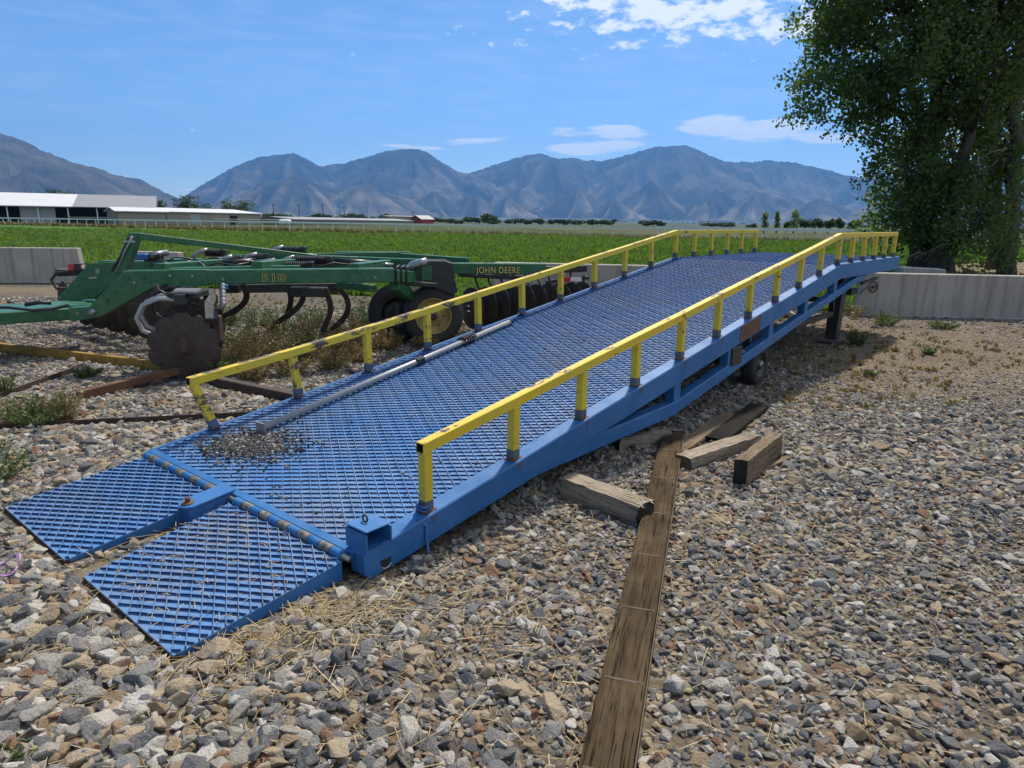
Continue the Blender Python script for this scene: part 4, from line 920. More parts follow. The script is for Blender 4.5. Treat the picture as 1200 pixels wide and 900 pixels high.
# loose steel on the left
def steel(name, label, a, b, w, h, mat, kind='tube', cat='steel beam'):
    a, b = Vector(a), Vector(b); L = (b - a).length; rz = math.atan2((b - a).y, (b - a).x); z = min(a.z, b.z)
    e = empty(name, ((a.x + b.x) / 2, (a.y + b.y) / 2, 0), rz)
    za, zb = a.z, b.z
    if kind == 'channel':
        MB().bar((-L / 2, 0, za + h / 2), (L / 2, 0, zb + h / 2), .012, h, up=(0, 0, 1)).build('web', mat, e, bevel=.003)
        for k, zz in ((1, .005), (1, h - .005)):
            MB().bar((-L / 2, w / 2 + .004, za + zz), (L / 2, w / 2 + .004, zb + zz), w, .010).build('flange', mat, e, bevel=.002)
    elif kind == 'angle':
        MB().bar((-L / 2, 0, za + h / 2), (L / 2, 0, zb + h / 2), .008, h).build('upright_leg', mat, e, bevel=.002)
        MB().bar((-L / 2, w / 2 + .003, za + .006), (L / 2, w / 2 + .003, zb + .006), w, .008).build('flat_leg', mat, e, bevel=.002)
    else:
        MB().bar((-L / 2, 0, za + h / 2), (L / 2, 0, zb + h / 2), w, h).build('tube', mat, e, bevel=.006)
        MB().bar((-L / 2 - .001, 0, za + h / 2), (-L / 2 + .06, 0, za + h / 2), w * .8, h * .8).build('end_shade', M['dark'], e)  # dark plug paints the shade of a hollow end
    tag(e, label, cat); FOOT.append((a, b, w * 1.5)); return e
yA, yB = gnd(-40, 407, .0), gnd(240, 441, .0)
steel('steel_channel', 'long rusty yellow steel channel on the gravel below the implement drawbar', yA + (yA - yB).normalized() * 2, yB, .05, .095, M['rust_yellow'], 'channel')
t0, t1 = gnd(92, 468), gnd(240, 441)
t1 = Vector((t1.x, t1.y, .09)); 
steel('steel_tube', 'rusty square tube propped on the end of the yellow channel', t0, t1 + (t1 - t0).normalized() * .12, .075, .075, M['rust'])
steel('steel_tube', 'dark rusty square tube running under the ramp rail', gnd(232, 447), gnd(352, 473), .085, .085, M['rust_dark'])
steel('steel_angle', 'thin dark angle iron along the gravel beside the ramp edge', gnd(-40, 505), gnd(305, 488), .045, .045, M['rust_dark'], 'angle', 'angle iron')
steel('steel_angle', 'short dark angle iron between the yellow channel and the weeds', gnd(-30, 478), gnd(87, 436), .05, .05, M['rust_dark'], 'angle', 'angle iron')
tw = MB(); c = gnd(2, 664, .05)
tw.tube([c + Vector((.075 * math.cos(a), .06 * math.sin(a), .03 * math.sin(2 * a) + .01)) for a in np.linspace(0, 6.2, 24)], .004, 6)
t = NT('purple_twine'); M['purple'] = t.done((0.42, 0.22, 0.48), 0.6)
tag(tw.build('twine_loop', M['purple'], None, smooth=True), 'small loop of purple twine on the stones by the left flap', 'twine')

# ---- gravel
def clear_of(P, r):
    """mask of points outside every footprint"""
    ok = np.ones(len(P), bool)
    for a, b, w in FOOT:
        d = np.array([(b - a).x, (b - a).y]); L = np.hypot(*d); d /= L; q = P[:, :2] - np.array([a.x, a.y])
        u = q @ d; v = np.abs(q @ np.array([-d[1], d[0]])); ok &= ~((u > -.01) & (u < L + .01) & (v < w / 2 + r * .45))
    q = P[:, :2] - np.array([RX, RY]); c = q @ np.array([RT.x, RT.y]); s = q @ np.array([FW.x, FW.y])
    ok &= ~((c > -.06 - r * .3) & (c < W + .05 + r * .5) & (s > -.02) & (s < .9))
    ok &= ~((s > -.83) & (s <= 0) & (c > -.02) & (c < .99)); ok &= ~((s > -.83) & (s <= 0) & (c > 1.05) & (c < 2.07))
    return ok
def vnoise(x, y, sc, seed):
    # smooth value noise
    g = np.random.default_rng(seed).random((64, 64)); u, v = x * sc, y * sc; i, j = np.floor(u).astype(int), np.floor(v).astype(int); fu, fv = u - i, v - j
    fu, fv = fu * fu * (3 - 2 * fu), fv * fv * (3 - 2 * fv); i0, i1, j0, j1 = i % 64, (i + 1) % 64, j % 64, (j + 1) % 64
    return (g[i0, j0] * (1 - fu) + g[i1, j0] * fu) * (1 - fv) + (g[i0, j1] * (1 - fu) + g[i1, j1] * fu) * fv
def bed(y0, y1, cover, med, sig, marg=2.7, zf=.3, rmax=.07, rmin=.008, holes=0.0):
    area = .78 * (y1 ** 2 - y0 ** 2) + 2 * marg * (y1 - y0)
    n = int(cover * area / (math.pi * med ** 2 * math.exp(2 * sig * sig) * .72))
    y = np.sqrt(rng.random(n) * (y1 ** 2 - y0 ** 2) + y0 ** 2); x = (rng.random(n) * 2 - 1) * (.78 * y + marg)
    r = med * np.exp(rng.normal(0, sig, n)); big = vnoise(x + 50, y + 50, .55, 5)
    r *= .72 + .62 * big; r *= np.where((x < -1.0) & (y < 5), 1.25, 1.0) * np.where((x < -.3) & (y < 2.9), 1.22, 1.0); r = np.clip(r, rmin, rmax)
    z = r * zf * rng.random(n)
    P = np.stack([x, y, z], 1); k = clear_of(P, r)
    if holes: k &= vnoise(x + 90, y + 20, .45, 9) + .25 * rng.random(n) > holes
    return P[k], r[k]
A1 = bed(.8, 7.5, 2.45, .0198, .40); A2 = bed(7.5, 13.5, .75, .023, .34, marg=2.7, holes=.40)
A3 = bed(1.05, 6.5, .55, .0115, .28); A4 = bed(6.0, 12.0, .55, .0125, .3)
P = np.concatenate([A1[0], A3[0], A2[0], A4[0]]); R_ = np.concatenate([A1[1], A3[1], A2[1], A4[1]])
thin = np.clip((P[:, 0] - 2.0) / 1.6, 0, 1) * np.clip((P[:, 1] - 5.4) / 1.4, 0, 1) * .88; k = (rng.random(len(P)) > thin) | (R_ < .016) & (rng.random(len(P)) < .9); P, R_ = P[k], R_[k]
k = (P[:, 1] < 16.5 + P[:, 0] * .0) & ~((P[:, 0] > 6.1) & (P[:, 1] > 12.3)) ; P, R_ = P[k], R_[k]
n = len(P); rot = np.stack([rng.normal(0, .33, n), rng.normal(0, .33, n), rng.random(n) * 6.283], 1)
scl = R_[:, None] * np.stack([rng.uniform(.9, 1.15, n), rng.uniform(.85, 1.1, n), rng.uniform(.8, 1.2, n)], 1)
# the 300 that show largest become stones of their own, children of the yard
dist = np.linalg.norm(P - np.array([0, 0, CAMH]), axis=1)
inside = (np.abs(P[:, 0]) < .72 * (P[:, 1] * cP + CAMH * sP)) & (P[:, 1] > 1.62)
app = np.where(inside, R_ / dist, 0); order = np.argsort(-app); near = order[:300]
for i in near:
    o = bpy.data.objects.new('stone', rock_me[int(rng.integers(0, 16))]); COL.objects.link(o); o.parent = yard
    o.location = P[i]; o.rotation_euler = rot[i]; o.scale = scl[i]
rest = np.ones(n, bool); rest[near] = False
tag(scatter('gravel', P[rest], rot[rest], scl[rest], rcoll, yard), kind='stuff')
print('stones', n)
# gravel spilled on the deck
q0 = deckpt(292, 521); m_ = 1800
c = q0.x + rng.normal(0, .17, m_); s = q0.y + rng.normal(0, .105, m_) + (c - q0.x) * .12
k = (c > .05) & (s > .08); c, s = c[k], s[k]; m_ = len(c); r = np.clip(.0095 * np.exp(rng.normal(0, .35, m_)), .004, .022)
dd = ((c - q0.x) / .2) ** 2 + ((s - q0.y) / .12) ** 2
PP = np.array([tuple(rp(a, b, zs(b) + .002 + .014 * math.exp(-e) * rnd.random())) for a, b, e in zip(c, s, dd)])
pile = scatter('spilled_gravel', PP, np.stack([rng.normal(0, .5, m_), rng.normal(0, .5, m_), rng.random(m_) * 6.28], 1), np.repeat(r[:, None], 3, 1), gritc)
tag(pile, 'small dark heap of fine gravel spilled on the foot of the ramp deck', 'gravel', kind='stuff')
m_ = 420; c = rng.uniform(.06, W - .08, m_); s = .1 + rng.random(m_) ** 2 * 4.5
PP = np.array([tuple(rp(a, b, zs(b) - .004)) for a, b in zip(c, s)]); r = np.clip(.007 * np.exp(rng.normal(0, .4, m_)), .003, .018)
tag(scatter('deck_grit', PP, np.stack([rng.normal(0, .5, m_), rng.normal(0, .5, m_), rng.random(m_) * 6.28], 1), np.repeat(r[:, None], 3, 1), gritc), 'loose grit and pebbles scattered over the blue ramp deck', 'grit', kind='stuff')

# ---- thin blades: straw, grass, weeds (flat ribbons / leaves gathered in numpy)
class Leaves:
    def __init__(s): s.v, s.f, s.t = [], [], []; s.n = 0
    def quads(s, p, d, w, tint):
        """p: base (n,3), d: full length vector (n,3), w: half width vector (n,3): a kite-shaped leaf each"""
        n = len(p); mid = p + d * .45
        v = np.stack([p, mid + w, p + d, mid - w], 1).reshape(-1, 3)
        s.v.append(v); s.f.append((np.arange(n * 4).reshape(n, 4) + s.n)); s.n += n * 4; s.t.append(np.repeat(tint, 4))
    def strips(s, p, q, w, tint):
        n = len(p); v = np.stack([p - w, p + w, q + w * .6, q - w * .6], 1).reshape(-1, 3)
        s.v.append(v); s.f.append((np.arange(n * 4).reshape(n, 4) + s.n)); s.n += n * 4; s.t.append(np.repeat(tint, 4))
    def build(s, name, mat, parent=None, origin=None):
        v = np.concatenate(s.v); f = np.concatenate(s.f); t_ = np.concatenate(s.t)
        if origin is not None: v = v - np.array(origin)
        me = bpy.data.meshes.new(name); me.vertices.add(len(v)); me.vertices.foreach_set('co', v.astype(np.float32).ravel())
        me.loops.add(f.size); me.loops.foreach_set('vertex_index', f.astype(np.int32).ravel())
        me.polygons.add(len(f)); me.polygons.foreach_set('loop_start', np.arange(0, f.size, 4, dtype=np.int32)); me.polygons.foreach_set('loop_total', np.full(len(f), 4, np.int32))
        a = me.attributes.new('tint', 'FLOAT', 'POINT'); a.data.foreach_set('value', t_.astype(np.float32))
        me.materials.append(mat); me.update(calc_edges=True); me.validate()
        o = bpy.data.objects.new(name, me); COL.objects.link(o)
        if parent is not None: o.parent = parent
        return o
def unit(n):
    v = rng.normal(size=(n, 3)); return v / np.linalg.norm(v, axis=1)[:, None]
# straw lying on the stones, thick beside the flaps and the beam end
SL_ = Leaves()
def straw(cx, cy, sx, sy, n, z=.03, lmax=.16, ang=None):
    p = np.stack([rng.normal(cx, sx, n), rng.normal(cy, sy, n), rng.uniform(.012, z, n)], 1)
    k = clear_of(p, .0); p = p[k]; n = len(p)
    a = rng.random(n) * 6.283 if ang is None else rng.normal(ang, .7, n); L = lmax * (.2 + .8 * rng.random(n) ** 1.8)
    d = np.stack([np.cos(a) * L, np.sin(a) * L, rng.normal(0, .10, n) * L], 1); w = np.stack([-np.sin(a), np.cos(a), rng.normal(0, .3, n)], 1) * rng.uniform(.0007, .0020, n)[:, None]
    SL_.strips(p, p + d, w, rng.random(n))
for x, y, sx, sy, n in ((330, 720, .22, .12, 800), (400, 705, .22, .10, 560), (250, 770, .16, .08, 300), (160, 690, .22, .18, 200), (120, 740, .28, .2, 160), (40, 590, .18, .14, 140), (10, 560, .2, .1, 120),
                         (180, 660, .30, .06, 260), (170, 625, .2, .05, 160), (430, 760, .45, .3, 320), (600, 720, .5, .4, 260), (690, 600, .3, .3, 120), (820, 620, .25, .25, 220), (720, 830, .15, .3, 120), (960, 700, .9, .6, 260), (300, 850, .7, .25, 240), (60, 820, .3, .3, 140), (1050, 470, 1.2, .6, 700), (930, 430, 1.0, .5, 600), (1000, 560, 1.2, .7, 320), (200, 470, .8, .5, 600), (60, 480, .6, .6, 400), (300, 440, .6, .4, 500)):
    c = gnd(x, y); straw(c.x, c.y, sx, sy, int(n * .95))
p = np.stack([rng.uniform(-4, 5, 1600), rng.uniform(1.4, 7, 1600)], 1)
straw(0.5, 4.0, 3.0, 2.2, 700)
so = SL_.build('straw', M['straw'], yard); tag(so, kind='stuff')
SL_ = Leaves(); n = 260; c = rng.uniform(1.1, 2.0, n); s = rng.uniform(-.75, -.08, n)
P_ = np.array([tuple(rp(a, b, .098 + (b + .06) / .74 * .076 + .012)) for a, b in zip(c, s)]); a = rng.random(n) * 6.28; L = rng.uniform(.01, .06, n)
SL_.strips(P_, P_ + np.stack([np.cos(a) * L, np.sin(a) * L, rng.normal(0, .004, n)], 1), np.stack([-np.sin(a), np.cos(a), 0 * a], 1) * .0016, .6 + .4 * rng.random(n))
tag(SL_.build('loose_straw', M['straw']), 'short bits of pale straw scattered on the blue flaps', 'straw', kind='stuff')
# ================================================================ concrete barrier walls
def wall(label, a, b, h, th=.22, end_lean=.0):
    a, b = Vector((a[0], a[1], 0)), Vector((b[0], b[1], 0)); d = (b - a); L = d.length; rz = math.atan2(d.y, d.x)
    e = empty('concrete_wall', ((a.x + b.x) / 2, (a.y + b.y) / 2, 0), rz)
    body = MB().prism([(-L / 2, 0, .0), (L / 2, 0, .0), (L / 2 - end_lean, 0, h), (-L / 2 + end_lean, 0, h)], (0, th, 0)).build('wall_body', M['concrete'], e, bevel=.012)
    MB().prism([(-L / 2 - .03, -.05, .0), (L / 2 + .03, -.05, .0), (L / 2 + .03, -.05, .035), (-L / 2 - .03, -.05, .035)], (0, th + .10, 0)).build('footing', M['concrete'], e, bevel=.008)
    tag(e, label, 'wall'); return e
w1 = wall('low concrete wall in front of the dark trees, beyond the ramp', (6.22, 12.38), (12.6, 11.55), .765, end_lean=.06)
wall('low streaked concrete wall across the gravel from the implement drawbar', (-17.5, 15.75), (-10.35, 16.62), .83, end_lean=.07)
wall('low concrete wall behind the implement disc row, passing under the ramp', (-.42, 13.5), (4.1, 12.85), .80, end_lean=.04)
wall('short piece of concrete wall behind the implement mast', (-8.9, 16.0), (-7.6, 15.8), .80, end_lean=.03)
MB().tube([(-3.0 + .07 * math.cos(a), -.012, .52 + .09 * math.sin(a)) for a in np.linspace(0, 6.28, 16)], .012, 6).build('lifting_loop', M['rust'], w1, smooth=True)
MB().box((-3.0, -.010, .52), (.05, .03, .05)).build('loop_anchor', M['rust_dark'], w1)
# block of concrete behind the ramp end, under the trees
e = empty('concrete_block', (9.6, 16.2, 0)); tag(e, 'small pale concrete block in the weeds beneath the dark trees', 'block')
MB().prism([(-.6, 0, 0), (.55, 0, 0), (.5, 0, .62), (-.52, 0, .66)], (.1, .5, 0)).build('block_body', M['concrete'], e, bevel=.02)
MB().box((0, .25, .02), (1.3, .7, .06)).build('footing', M['concrete'], e)

# ================================================================ far fence
F0, F1 = Vector((-118, 141.5, 0)), Vector((62, 45.5, 0)); fd_ = (F1 - F0); FL = fd_.length; fdir = fd_.normalized()
fence = empty('white_fence', F0); tag(fence, 'long white rail fence on thin posts along the far edge of the field', 'fence')
nf = int(FL / 2.55); p0_ = None
for i in range(nf + 1):
    loc = fdir * (i * 2.55)
    if p0_ is None: p0_ = MB().box((0, 0, .60), (.07, .07, 1.2)).build('post', M['white_paint'], fence); p0_.location = loc
    else: copy_part(p0_, fence, loc)
for i in range(0, nf, 5):
    a, b = fdir * (i * 2.55), fdir * (min(i + 5, nf) * 2.55)
    MB().bar(a + Vector((0, 0, 1.20)), b + Vector((0, 0, 1.20)), .17, .20).build('top_rail', M['white_paint'], fence)
    for z in (.45, .82): MB().bar(a + Vector((0, 0, z)), b + Vector((0, 0, z)), .015, .02).build('wire', M['steel'], fence)
# second rail fence further back on the right
G0, G1 = Vector((18, 88, 0)), Vector((80, 58, 0)); gd = (G1 - G0).normalized()
f2 = empty('white_fence', G0); tag(f2, 'second white rail fence beyond the long one, toward the dark trees', 'fence')
for i in range(0, 22): 
    if i == 0: g0 = MB().box((0, 0, .65), (.08, .08, 1.3)).build('post', M['white_paint'], f2)
    else: copy_part(g0, f2, gd * (i * 3.1))
    if i % 4 == 0 and i < 21: MB().bar(gd * (i * 3.1) + Vector((0, 0, 1.3)), gd * (min(i + 4, 21) * 3.1) + Vector((0, 0, 1.3)), .11, .11).build('top_rail', M['white_paint'], f2)
# pale blocks lying at the field edge
for i, x in enumerate((62, 118, 153, 208, 284, 330, 386, 455, 512, 575, 655, 745, 837)):
    y = 262.5 + (x - 60) * .0215; q = gnd(x, y + 1.2); s = .35 + .25 * rnd.random()
    b = MB().prism([(-1.1 * s, 0, 0), (1.1 * s, 0, 0), (.95 * s, 0, .42 * s), (-.5 * s, 0, .5 * s), (-1.0 * s, 0, .36 * s)], (.1, .6 * s, 0)).build('concrete_lump', M['concrete'], None, bevel=.04)
    b.location = q; b.rotation_euler = (0, 0, rnd.uniform(-.5, .5)); tag(b, 'pale concrete lump at the far edge of the green field', 'concrete', 'lumps along the field edge')

# ================================================================ buildings
def shed(name, label, a, b, depth, h_eave, h_ridge, wall_m, roof_m, open_front=False, overhang=.5, roof2=None, split=.5, doors=()):
    """a, b: front corners on the ground; depth goes away from the viewer; ridge parallel to the front"""
    a, b = Vector((a[0], a[1], 0)), Vector((b[0], b[1], 0)); d = (b - a).normalized(); L = (b - a).length; n = Vector((-d.y, d.x, 0))
    e = empty(name, a, math.atan2(d.y, d.x)); tag(e, label, 'building')
    # local: x along the front, y to the back
    if open_front:
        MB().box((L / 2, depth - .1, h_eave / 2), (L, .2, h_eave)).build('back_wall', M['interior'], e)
        for x in np.arange(0.2, L, 6.0): MB().box((x, .2, h_eave / 2), (.25, .25, h_eave)).build('column', M['white_paint'], e)
    else:
        MB().box((L / 2, .1, h_eave / 2), (L - .02, .2, h_eave)).build('front_wall', wall_m, e)
        MB().box((L / 2, depth - .1, h_eave / 2), (L - .02, .2, h_eave)).build('back_wall', wall_m, e)
    for x in (0.1, L - .1):
        MB().prism([(x - .1, 0, 0), (x - .1, depth, 0), (x - .1, depth, h_eave), (x - .1, depth / 2, h_ridge - .1), (x - .1, 0, h_eave)], (.2, 0, 0)).build('end_wall', wall_m, e)
    def slope(x0, x1, m, back):
        y0, y1 = (-overhang, depth / 2) if not back else (depth + overhang, depth / 2)
        z0 = h_eave - (h_ridge - h_eave) * overhang / (depth / 2)
        MB().prism([(x0, y0, z0), (x0, y1, h_ridge), (x0, y1, h_ridge + .18), (x0, y0, z0 + .18)], (x1 - x0, 0, 0)).build('roof', m, e)
    xs = L * split
    for back in (0, 1):
        if roof2: slope(-overhang, xs, roof_m, back); slope(xs, L + overhang, roof2, back)
        else: slope(-overhang, L + overhang, roof_m, back)
    for x, w, z0, z1, m in doors: MB().box((x, -.03, (z0 + z1) / 2), (w, .08, z1 - z0)).build('door' if z0 < .1 else 'window', m, e)
    return e
def far(x, Y): r = ray(x, 262); return (r.x / r.y * Y, Y)
bA_, bB_ = far(-190, 150), far(180, 176)
barn = shed('open_barn', 'long open-sided barn with part white, part grey metal roof behind the fence', bA_, bB_, 26, 4.0, 7.0, M['wall_grey'], M['roof_white'], True, 1.0, M['roof_grey'], .72)
dB = (Vector(bB_) - Vector(bA_)).normalized(); 
MB().box((36, 1.0, 1.9), (7, .2, 3.6)).build('front_panel', M['wall_grey'], barn)
MB().box((68, 2, 1.0), (52, .15, .12)).build('feed_rail', M['white_paint'], barn)
MB().box((68, 2, 1.5), (52, .15, .12)).build('feed_rail', M['white_paint'], barn)
shed('lean_to', 'small tan lean-to with white roof at the end of the open barn', far(138, 158), far(196, 165), 9, 2.9, 3.7, M['wall_tan'], M['roof_white'])
shed('tan_shed', 'tan shed with pale metal roof in front of two rounded trees', far(196, 172), far(306, 198), 22, 3.0, 4.0, M['wall_tan'], M['roof_white'], doors=((8, 3, 0, 2.6, M['wall_grey']), (20, 2.5, 0, 2.4, M['dark'])))
shed('low_shed', 'long low shed with white roof beyond the fence at the valley side', far(344, 215), far(484, 300), 16, 1.6, 2.3, M['wall_tan'], M['roof_grey'])
shed('tan_block', 'flat tan block building above the long low shed', far(455, 420), far(487, 430), 15, 4.2, 4.6, M['wall_tan'], M['wall_tan'])
shed('red_barn', 'small red barn in the far tree line', far(494, 330), far(508, 335), 8, 2.6, 4.2, M['wall_red'], M['roof_grey'])
e = empty('white_tank', (far(334, 190)[0], 190, 0)); tag(e, 'white rounded tank beyond the fence next to the low shed', 'tank')
MB().lathe((-1.7, 0, .85), (1, 0, 0), [(0, 0), (.5, .1), (.75, .4), (.8, .8), (.8, 2.6), (.75, 3.0), (.5, 3.3), (0, 3.4)], 16).build('tank_body', M['white_paint'], e, smooth=True)
for x in (-1.0, 1.0): MB().box((x, 0, .2), (.3, 1.1, .4)).build('cradle', M['wall_grey'], e)
for i, (x, ytop, Y) in enumerate(((180, 231, 240), (203, 232, 250), (320, 238, 260), (350, 239, 280), (378, 239, 290), (403, 242, 320), (484, 248, 330))):
    b = at(x, ytop, Y); e = empty('utility_pole', (b.x, Y, 0)); tag(e, 'thin dark utility pole standing in the valley against the hills', 'pole', 'distant utility poles')
    MB().tube([(0, 0, 0), (0, 0, b.z)], [.20, .13], 8).build('shaft', M['pole'], e)
    MB().box((0, 0, b.z - .5), (1.9, .14, .16)).build('cross_arm', M['pole'], e)
# far town: thousands of specks of houses at the foot of the range, one mass
m = MB()
for i in range(1500):
    Y = rnd.uniform(3800, 6900); x = rnd.uniform(540, 1000) if rnd.random() < .8 else rnd.uniform(-100, 1300); q = far(x, Y)
    w, d, h = rnd.uniform(8, 26), rnd.uniform(8, 20), rnd.uniform(4, 9)
    if rnd.random() < .06: w, d, h = w * 4, d * 2, h * 1.3
    m.box((q[0], q[1], h / 2 + max(0, (Y - 3000) * .0115)), (w, d, h), m=rnd.choice((0, 0, 1, 2)))
tag(m.build('town', [M['white_paint'], M['wall_tan'], M['wall_grey']]), 'pale specks of a far town spread along the foot of the mountains', 'town', kind='stuff')

bn_ = MB().add([(-9000, 3000, -.5), (9000, 3000, -.5), (12000, 8200, 60), (-12000, 8200, 60)], [(0, 1, 2, 3)]).build('valley_bench', M['land']); tag(bn_, kind='structure')
# ================================================================ mountains
def interp(tab, x): return np.interp(x, [a for a, _ in tab], [b for _, b in tab])
def fbm(x, y, oc, seed, ridged=False):
    v = 0; a = 1; tot = 0
    for k in range(oc):
        n_ = vnoise(x * 2 ** k + 13 * k, y * 2 ** k + 7 * k, 1.0, seed + k)
        v = v + a * (1 - np.abs(2 * n_ - 1) if ridged else n_); tot += a; a *= .52
    return v / tot
t = NT('dry_mountain_slope')
g = t.n.new('ShaderNodeNewGeometry'); P_ = g.outputs['Position']
c = t.mix(t.ramp(t.noise(.0014, 8, .62, vec=P_), [(.42, 0.), (.60, 1.)]), (.018, .024, .014), (.065, .055, .036))
c = t.mix(t.ramp(t.noise(.006, 7, .65, vec=P_), [(.50, 0.), (.64, 1.)]), c, (.024, .030, .016))
at_ = t.n.new('ShaderNodeAttribute'); at_.attribute_name = 'bare'
c = t.mix(t.math('MULTIPLY', at_.outputs['Fac'], t.ramp(t.noise(.003, 7, .6, vec=P_), [(.38, .15), (.62, 1.)])), c, (.215, .175, .115))
M['slope'] = t.done(c, 1.0, spec=0.05)
def range_mesh(name, sky, x0, x1, r0, r1, rr, seed, spur, rough=1.0, nx=460, nr=110, base=(4, 4)):
    xs = np.linspace(x0, x1, nx); ang = np.arctan2((xs - 600) / FPX, cP)          # azimuth by pixel column
    tabx = [a for a, _ in sky]; az_ = []; el_ = []
    for a, b in sky:
        q = ray(a, b); az_.append(math.atan2(q.x, q.y)); el_.append(q.z / math.hypot(q.x, q.y))
    A_ = np.linspace(min(az_), max(az_), nx); tgt = np.interp(A_, az_, el_); tgt = tgt + (fbm(A_ * 60 + 5, A_ * 0 + 2.2, 4, seed + 9, True) - .6) * .0075 * np.clip(tgt / .06, .2, 1)
    u = np.linspace(0, 1, nr); Rr = r0 + (r1 - r0) * u
    AA, RR = np.meshgrid(A_, Rr, indexing='ij'); ridge = (rr - r0) / (r1 - r0)
    uu = (RR - r0) / (r1 - r0)
    prof = np.where(uu < ridge, np.clip(uu / ridge, 0, 1) ** 1.25, np.clip(1 - (uu - ridge) / (1 - ridge), 0, 1) ** .9)
    X, Y = np.sin(AA) * RR, np.cos(AA) * RR
    wob = fbm(AA * 6 + 3, uu * 3 + 3, 3, seed + 20) - .5
    sp_ = fbm(AA * spur + wob * 2.2 + 9, uu * 1.6 + 5, 5, seed, True)
    det = fbm(X / 620 + 40, Y / 620 + 40, 6, seed + 50, True)
    low = np.clip(1.08 - prof, 0, 1) ** .7
    h = prof * (1 - rough * low * (1.0 - sp_) * 1.9) + prof * .42 * (det - .6) * rough * np.clip(1.25 - prof, 0, 1)
    h = np.clip(h, 0, None)
    hm = (h / RR).max(axis=1); Hs = tgt / np.maximum(hm, 1e-9)
    Hs = np.convolve(np.pad(Hs, 1, mode='edge'), [.25, .5, .25], 'valid')
    Z = h * Hs[:, None] + CAMH; Z -= 12 * np.exp(-prof * 30)
    idx = np.arange(nx * nr).reshape(nx, nr); f = np.stack([idx[:-1, :-1], idx[1:, :-1], idx[1:, 1:], idx[:-1, 1:]], -1).reshape(-1, 4)
    me = bpy.data.meshes.new(name); me.from_pydata(np.stack([X, Y, Z], -1).reshape(-1, 3).tolist(), [], f.tolist())
    bare = np.clip((sp_ - .60) * 4.5, 0, 1) * np.clip(1.35 - 1.1 * prof, 0, 1)
    a = me.attributes.new('bare', 'FLOAT', 'POINT'); a.data.foreach_set('value', bare.astype(np.float32).ravel())
    me.materials.append(M['slope']); me.update()
    o = bpy.data.objects.new(name, me); COL.objects.link(o); return tag(o, kind='structure')
def massif(name, cones, sky, r0, r1, nx, nr, seed, tan_near, bare_k=1.0):
    """mountains as spurred pyramids (pixel peak, distance, base radius / height), skyline fitted to the outline"""
    az_, el_ = [], []
    for a, b in sky:
        q = ray(a, b); az_.append(math.atan2(q.x, q.y)); el_.append(q.z / math.hypot(q.x, q.y))
    A_ = np.linspace(min(az_), max(az_), nx); tgt = np.interp(A_, az_, el_)
    tgt = tgt + (fbm(A_ * 60 + 5, A_ * 0 + 2.2, 4, seed + 9, True) - .6) * .004 * np.clip(tgt / .06, .1, 1)
    AA, RR = np.meshgrid(A_, np.linspace(r0, r1, nr), indexing='ij'); X, Y = np.sin(AA) * RR, np.cos(AA) * RR
    wx, wy = (fbm(X / 900 + 3, Y / 900 + 8, 3, seed + 3) - .5) * 420, (fbm(X / 900 + 30, Y / 900 + 18, 3, seed + 4) - .5) * 420
    h = np.zeros_like(X); bare = np.zeros_like(X)
    for i, (px, py, D, k) in enumerate(cones):
        q = ray(px, py); hl = math.hypot(q.x, q.y); cx, cy, H_ = q.x / hl * D, q.y / hl * D, q.z / hl * D; R0 = H_ * k
        dx, dy = X + wx * .6 - cx, Y + wy * .6 - cy; d = np.hypot(dx, dy); ang = np.arctan2(dy, dx)
        sp = fbm(np.cos(ang) * 2.3 + 20 + i * 3.1, np.sin(ang) * 2.3 + 20 + d / 2600, 4, seed + 11 * i, True)
        Re = R0 * (.62 + .78 * sp); c = H_ * np.clip(1 - (d / Re) ** .88, 0, None)
        bare = np.where(c > h, np.clip((sp - .60) * 4.2, 0, 1) * np.clip(1.5 - 1.5 * c / H_, 0, 1) * (1.25 if D < tan_near else .8), bare); h = np.maximum(h, c)
    det = fbm(X / 480 + 40, Y / 480 + 40, 6, seed + 50, True); h = h + (det - .55) * 150 * np.clip(h / 350, 0, 1)
    hm = (h / RR).max(axis=1); Hs = np.clip(tgt / np.maximum(hm, 1e-9), .55, 1.9); kk = np.hanning(9); kk /= kk.sum(); Hs = np.convolve(np.pad(Hs, 4, mode='edge'), kk, 'valid')
    back = np.clip((RR - 8200) / 1500, 0, 1)                       # only the main crest follows the outline exactly
    Z = h * (1 + (Hs[:, None] - 1) * back) + CAMH - 14 * np.exp(-h / 12)
    idx = np.arange(nx * nr).reshape(nx, nr); f = np.stack([idx[:-1, :-1], idx[1:, :-1], idx[1:, 1:], idx[:-1, 1:]], -1).reshape(-1, 4)
    me = bpy.data.meshes.new(name); me.from_pydata(np.stack([X, Y, Z], -1).reshape(-1, 3).tolist(), [], f.tolist())
    a = me.attributes.new('bare', 'FLOAT', 'POINT'); a.data.foreach_set('value', np.clip(bare * bare_k, 0, 1).astype(np.float32).ravel())
    me.materials.append(M['slope']); me.update(); o = bpy.data.objects.new(name, me); COL.objects.link(o); return tag(o, kind='structure')
SKY = [(190, 252), (205, 237), (222, 226), (240, 215), (270, 197), (300, 186), (322, 182), (342, 180), (352, 182), (362, 187), (376, 195), (400, 192), (430, 184), (450, 178), (466, 175.5), (492, 175), (503, 180), (512, 187), (530, 197), (545, 204), (570, 197), (600, 187), (618, 182), (632, 180), (642, 182), (652, 186), (670, 185), (684, 188), (700, 189), (712, 186), (725, 184), (745, 178), (758, 174), (770, 172.5), (785, 171), (800, 169.5), (812, 173), (824, 178), (840, 186), (852, 190), (880, 190), (900, 188), (930, 191), (955, 196), (985, 204), (1015, 210), (1060, 205), (1120, 198), (1200, 190), (1300, 200), (1500, 220), (1700, 240)]
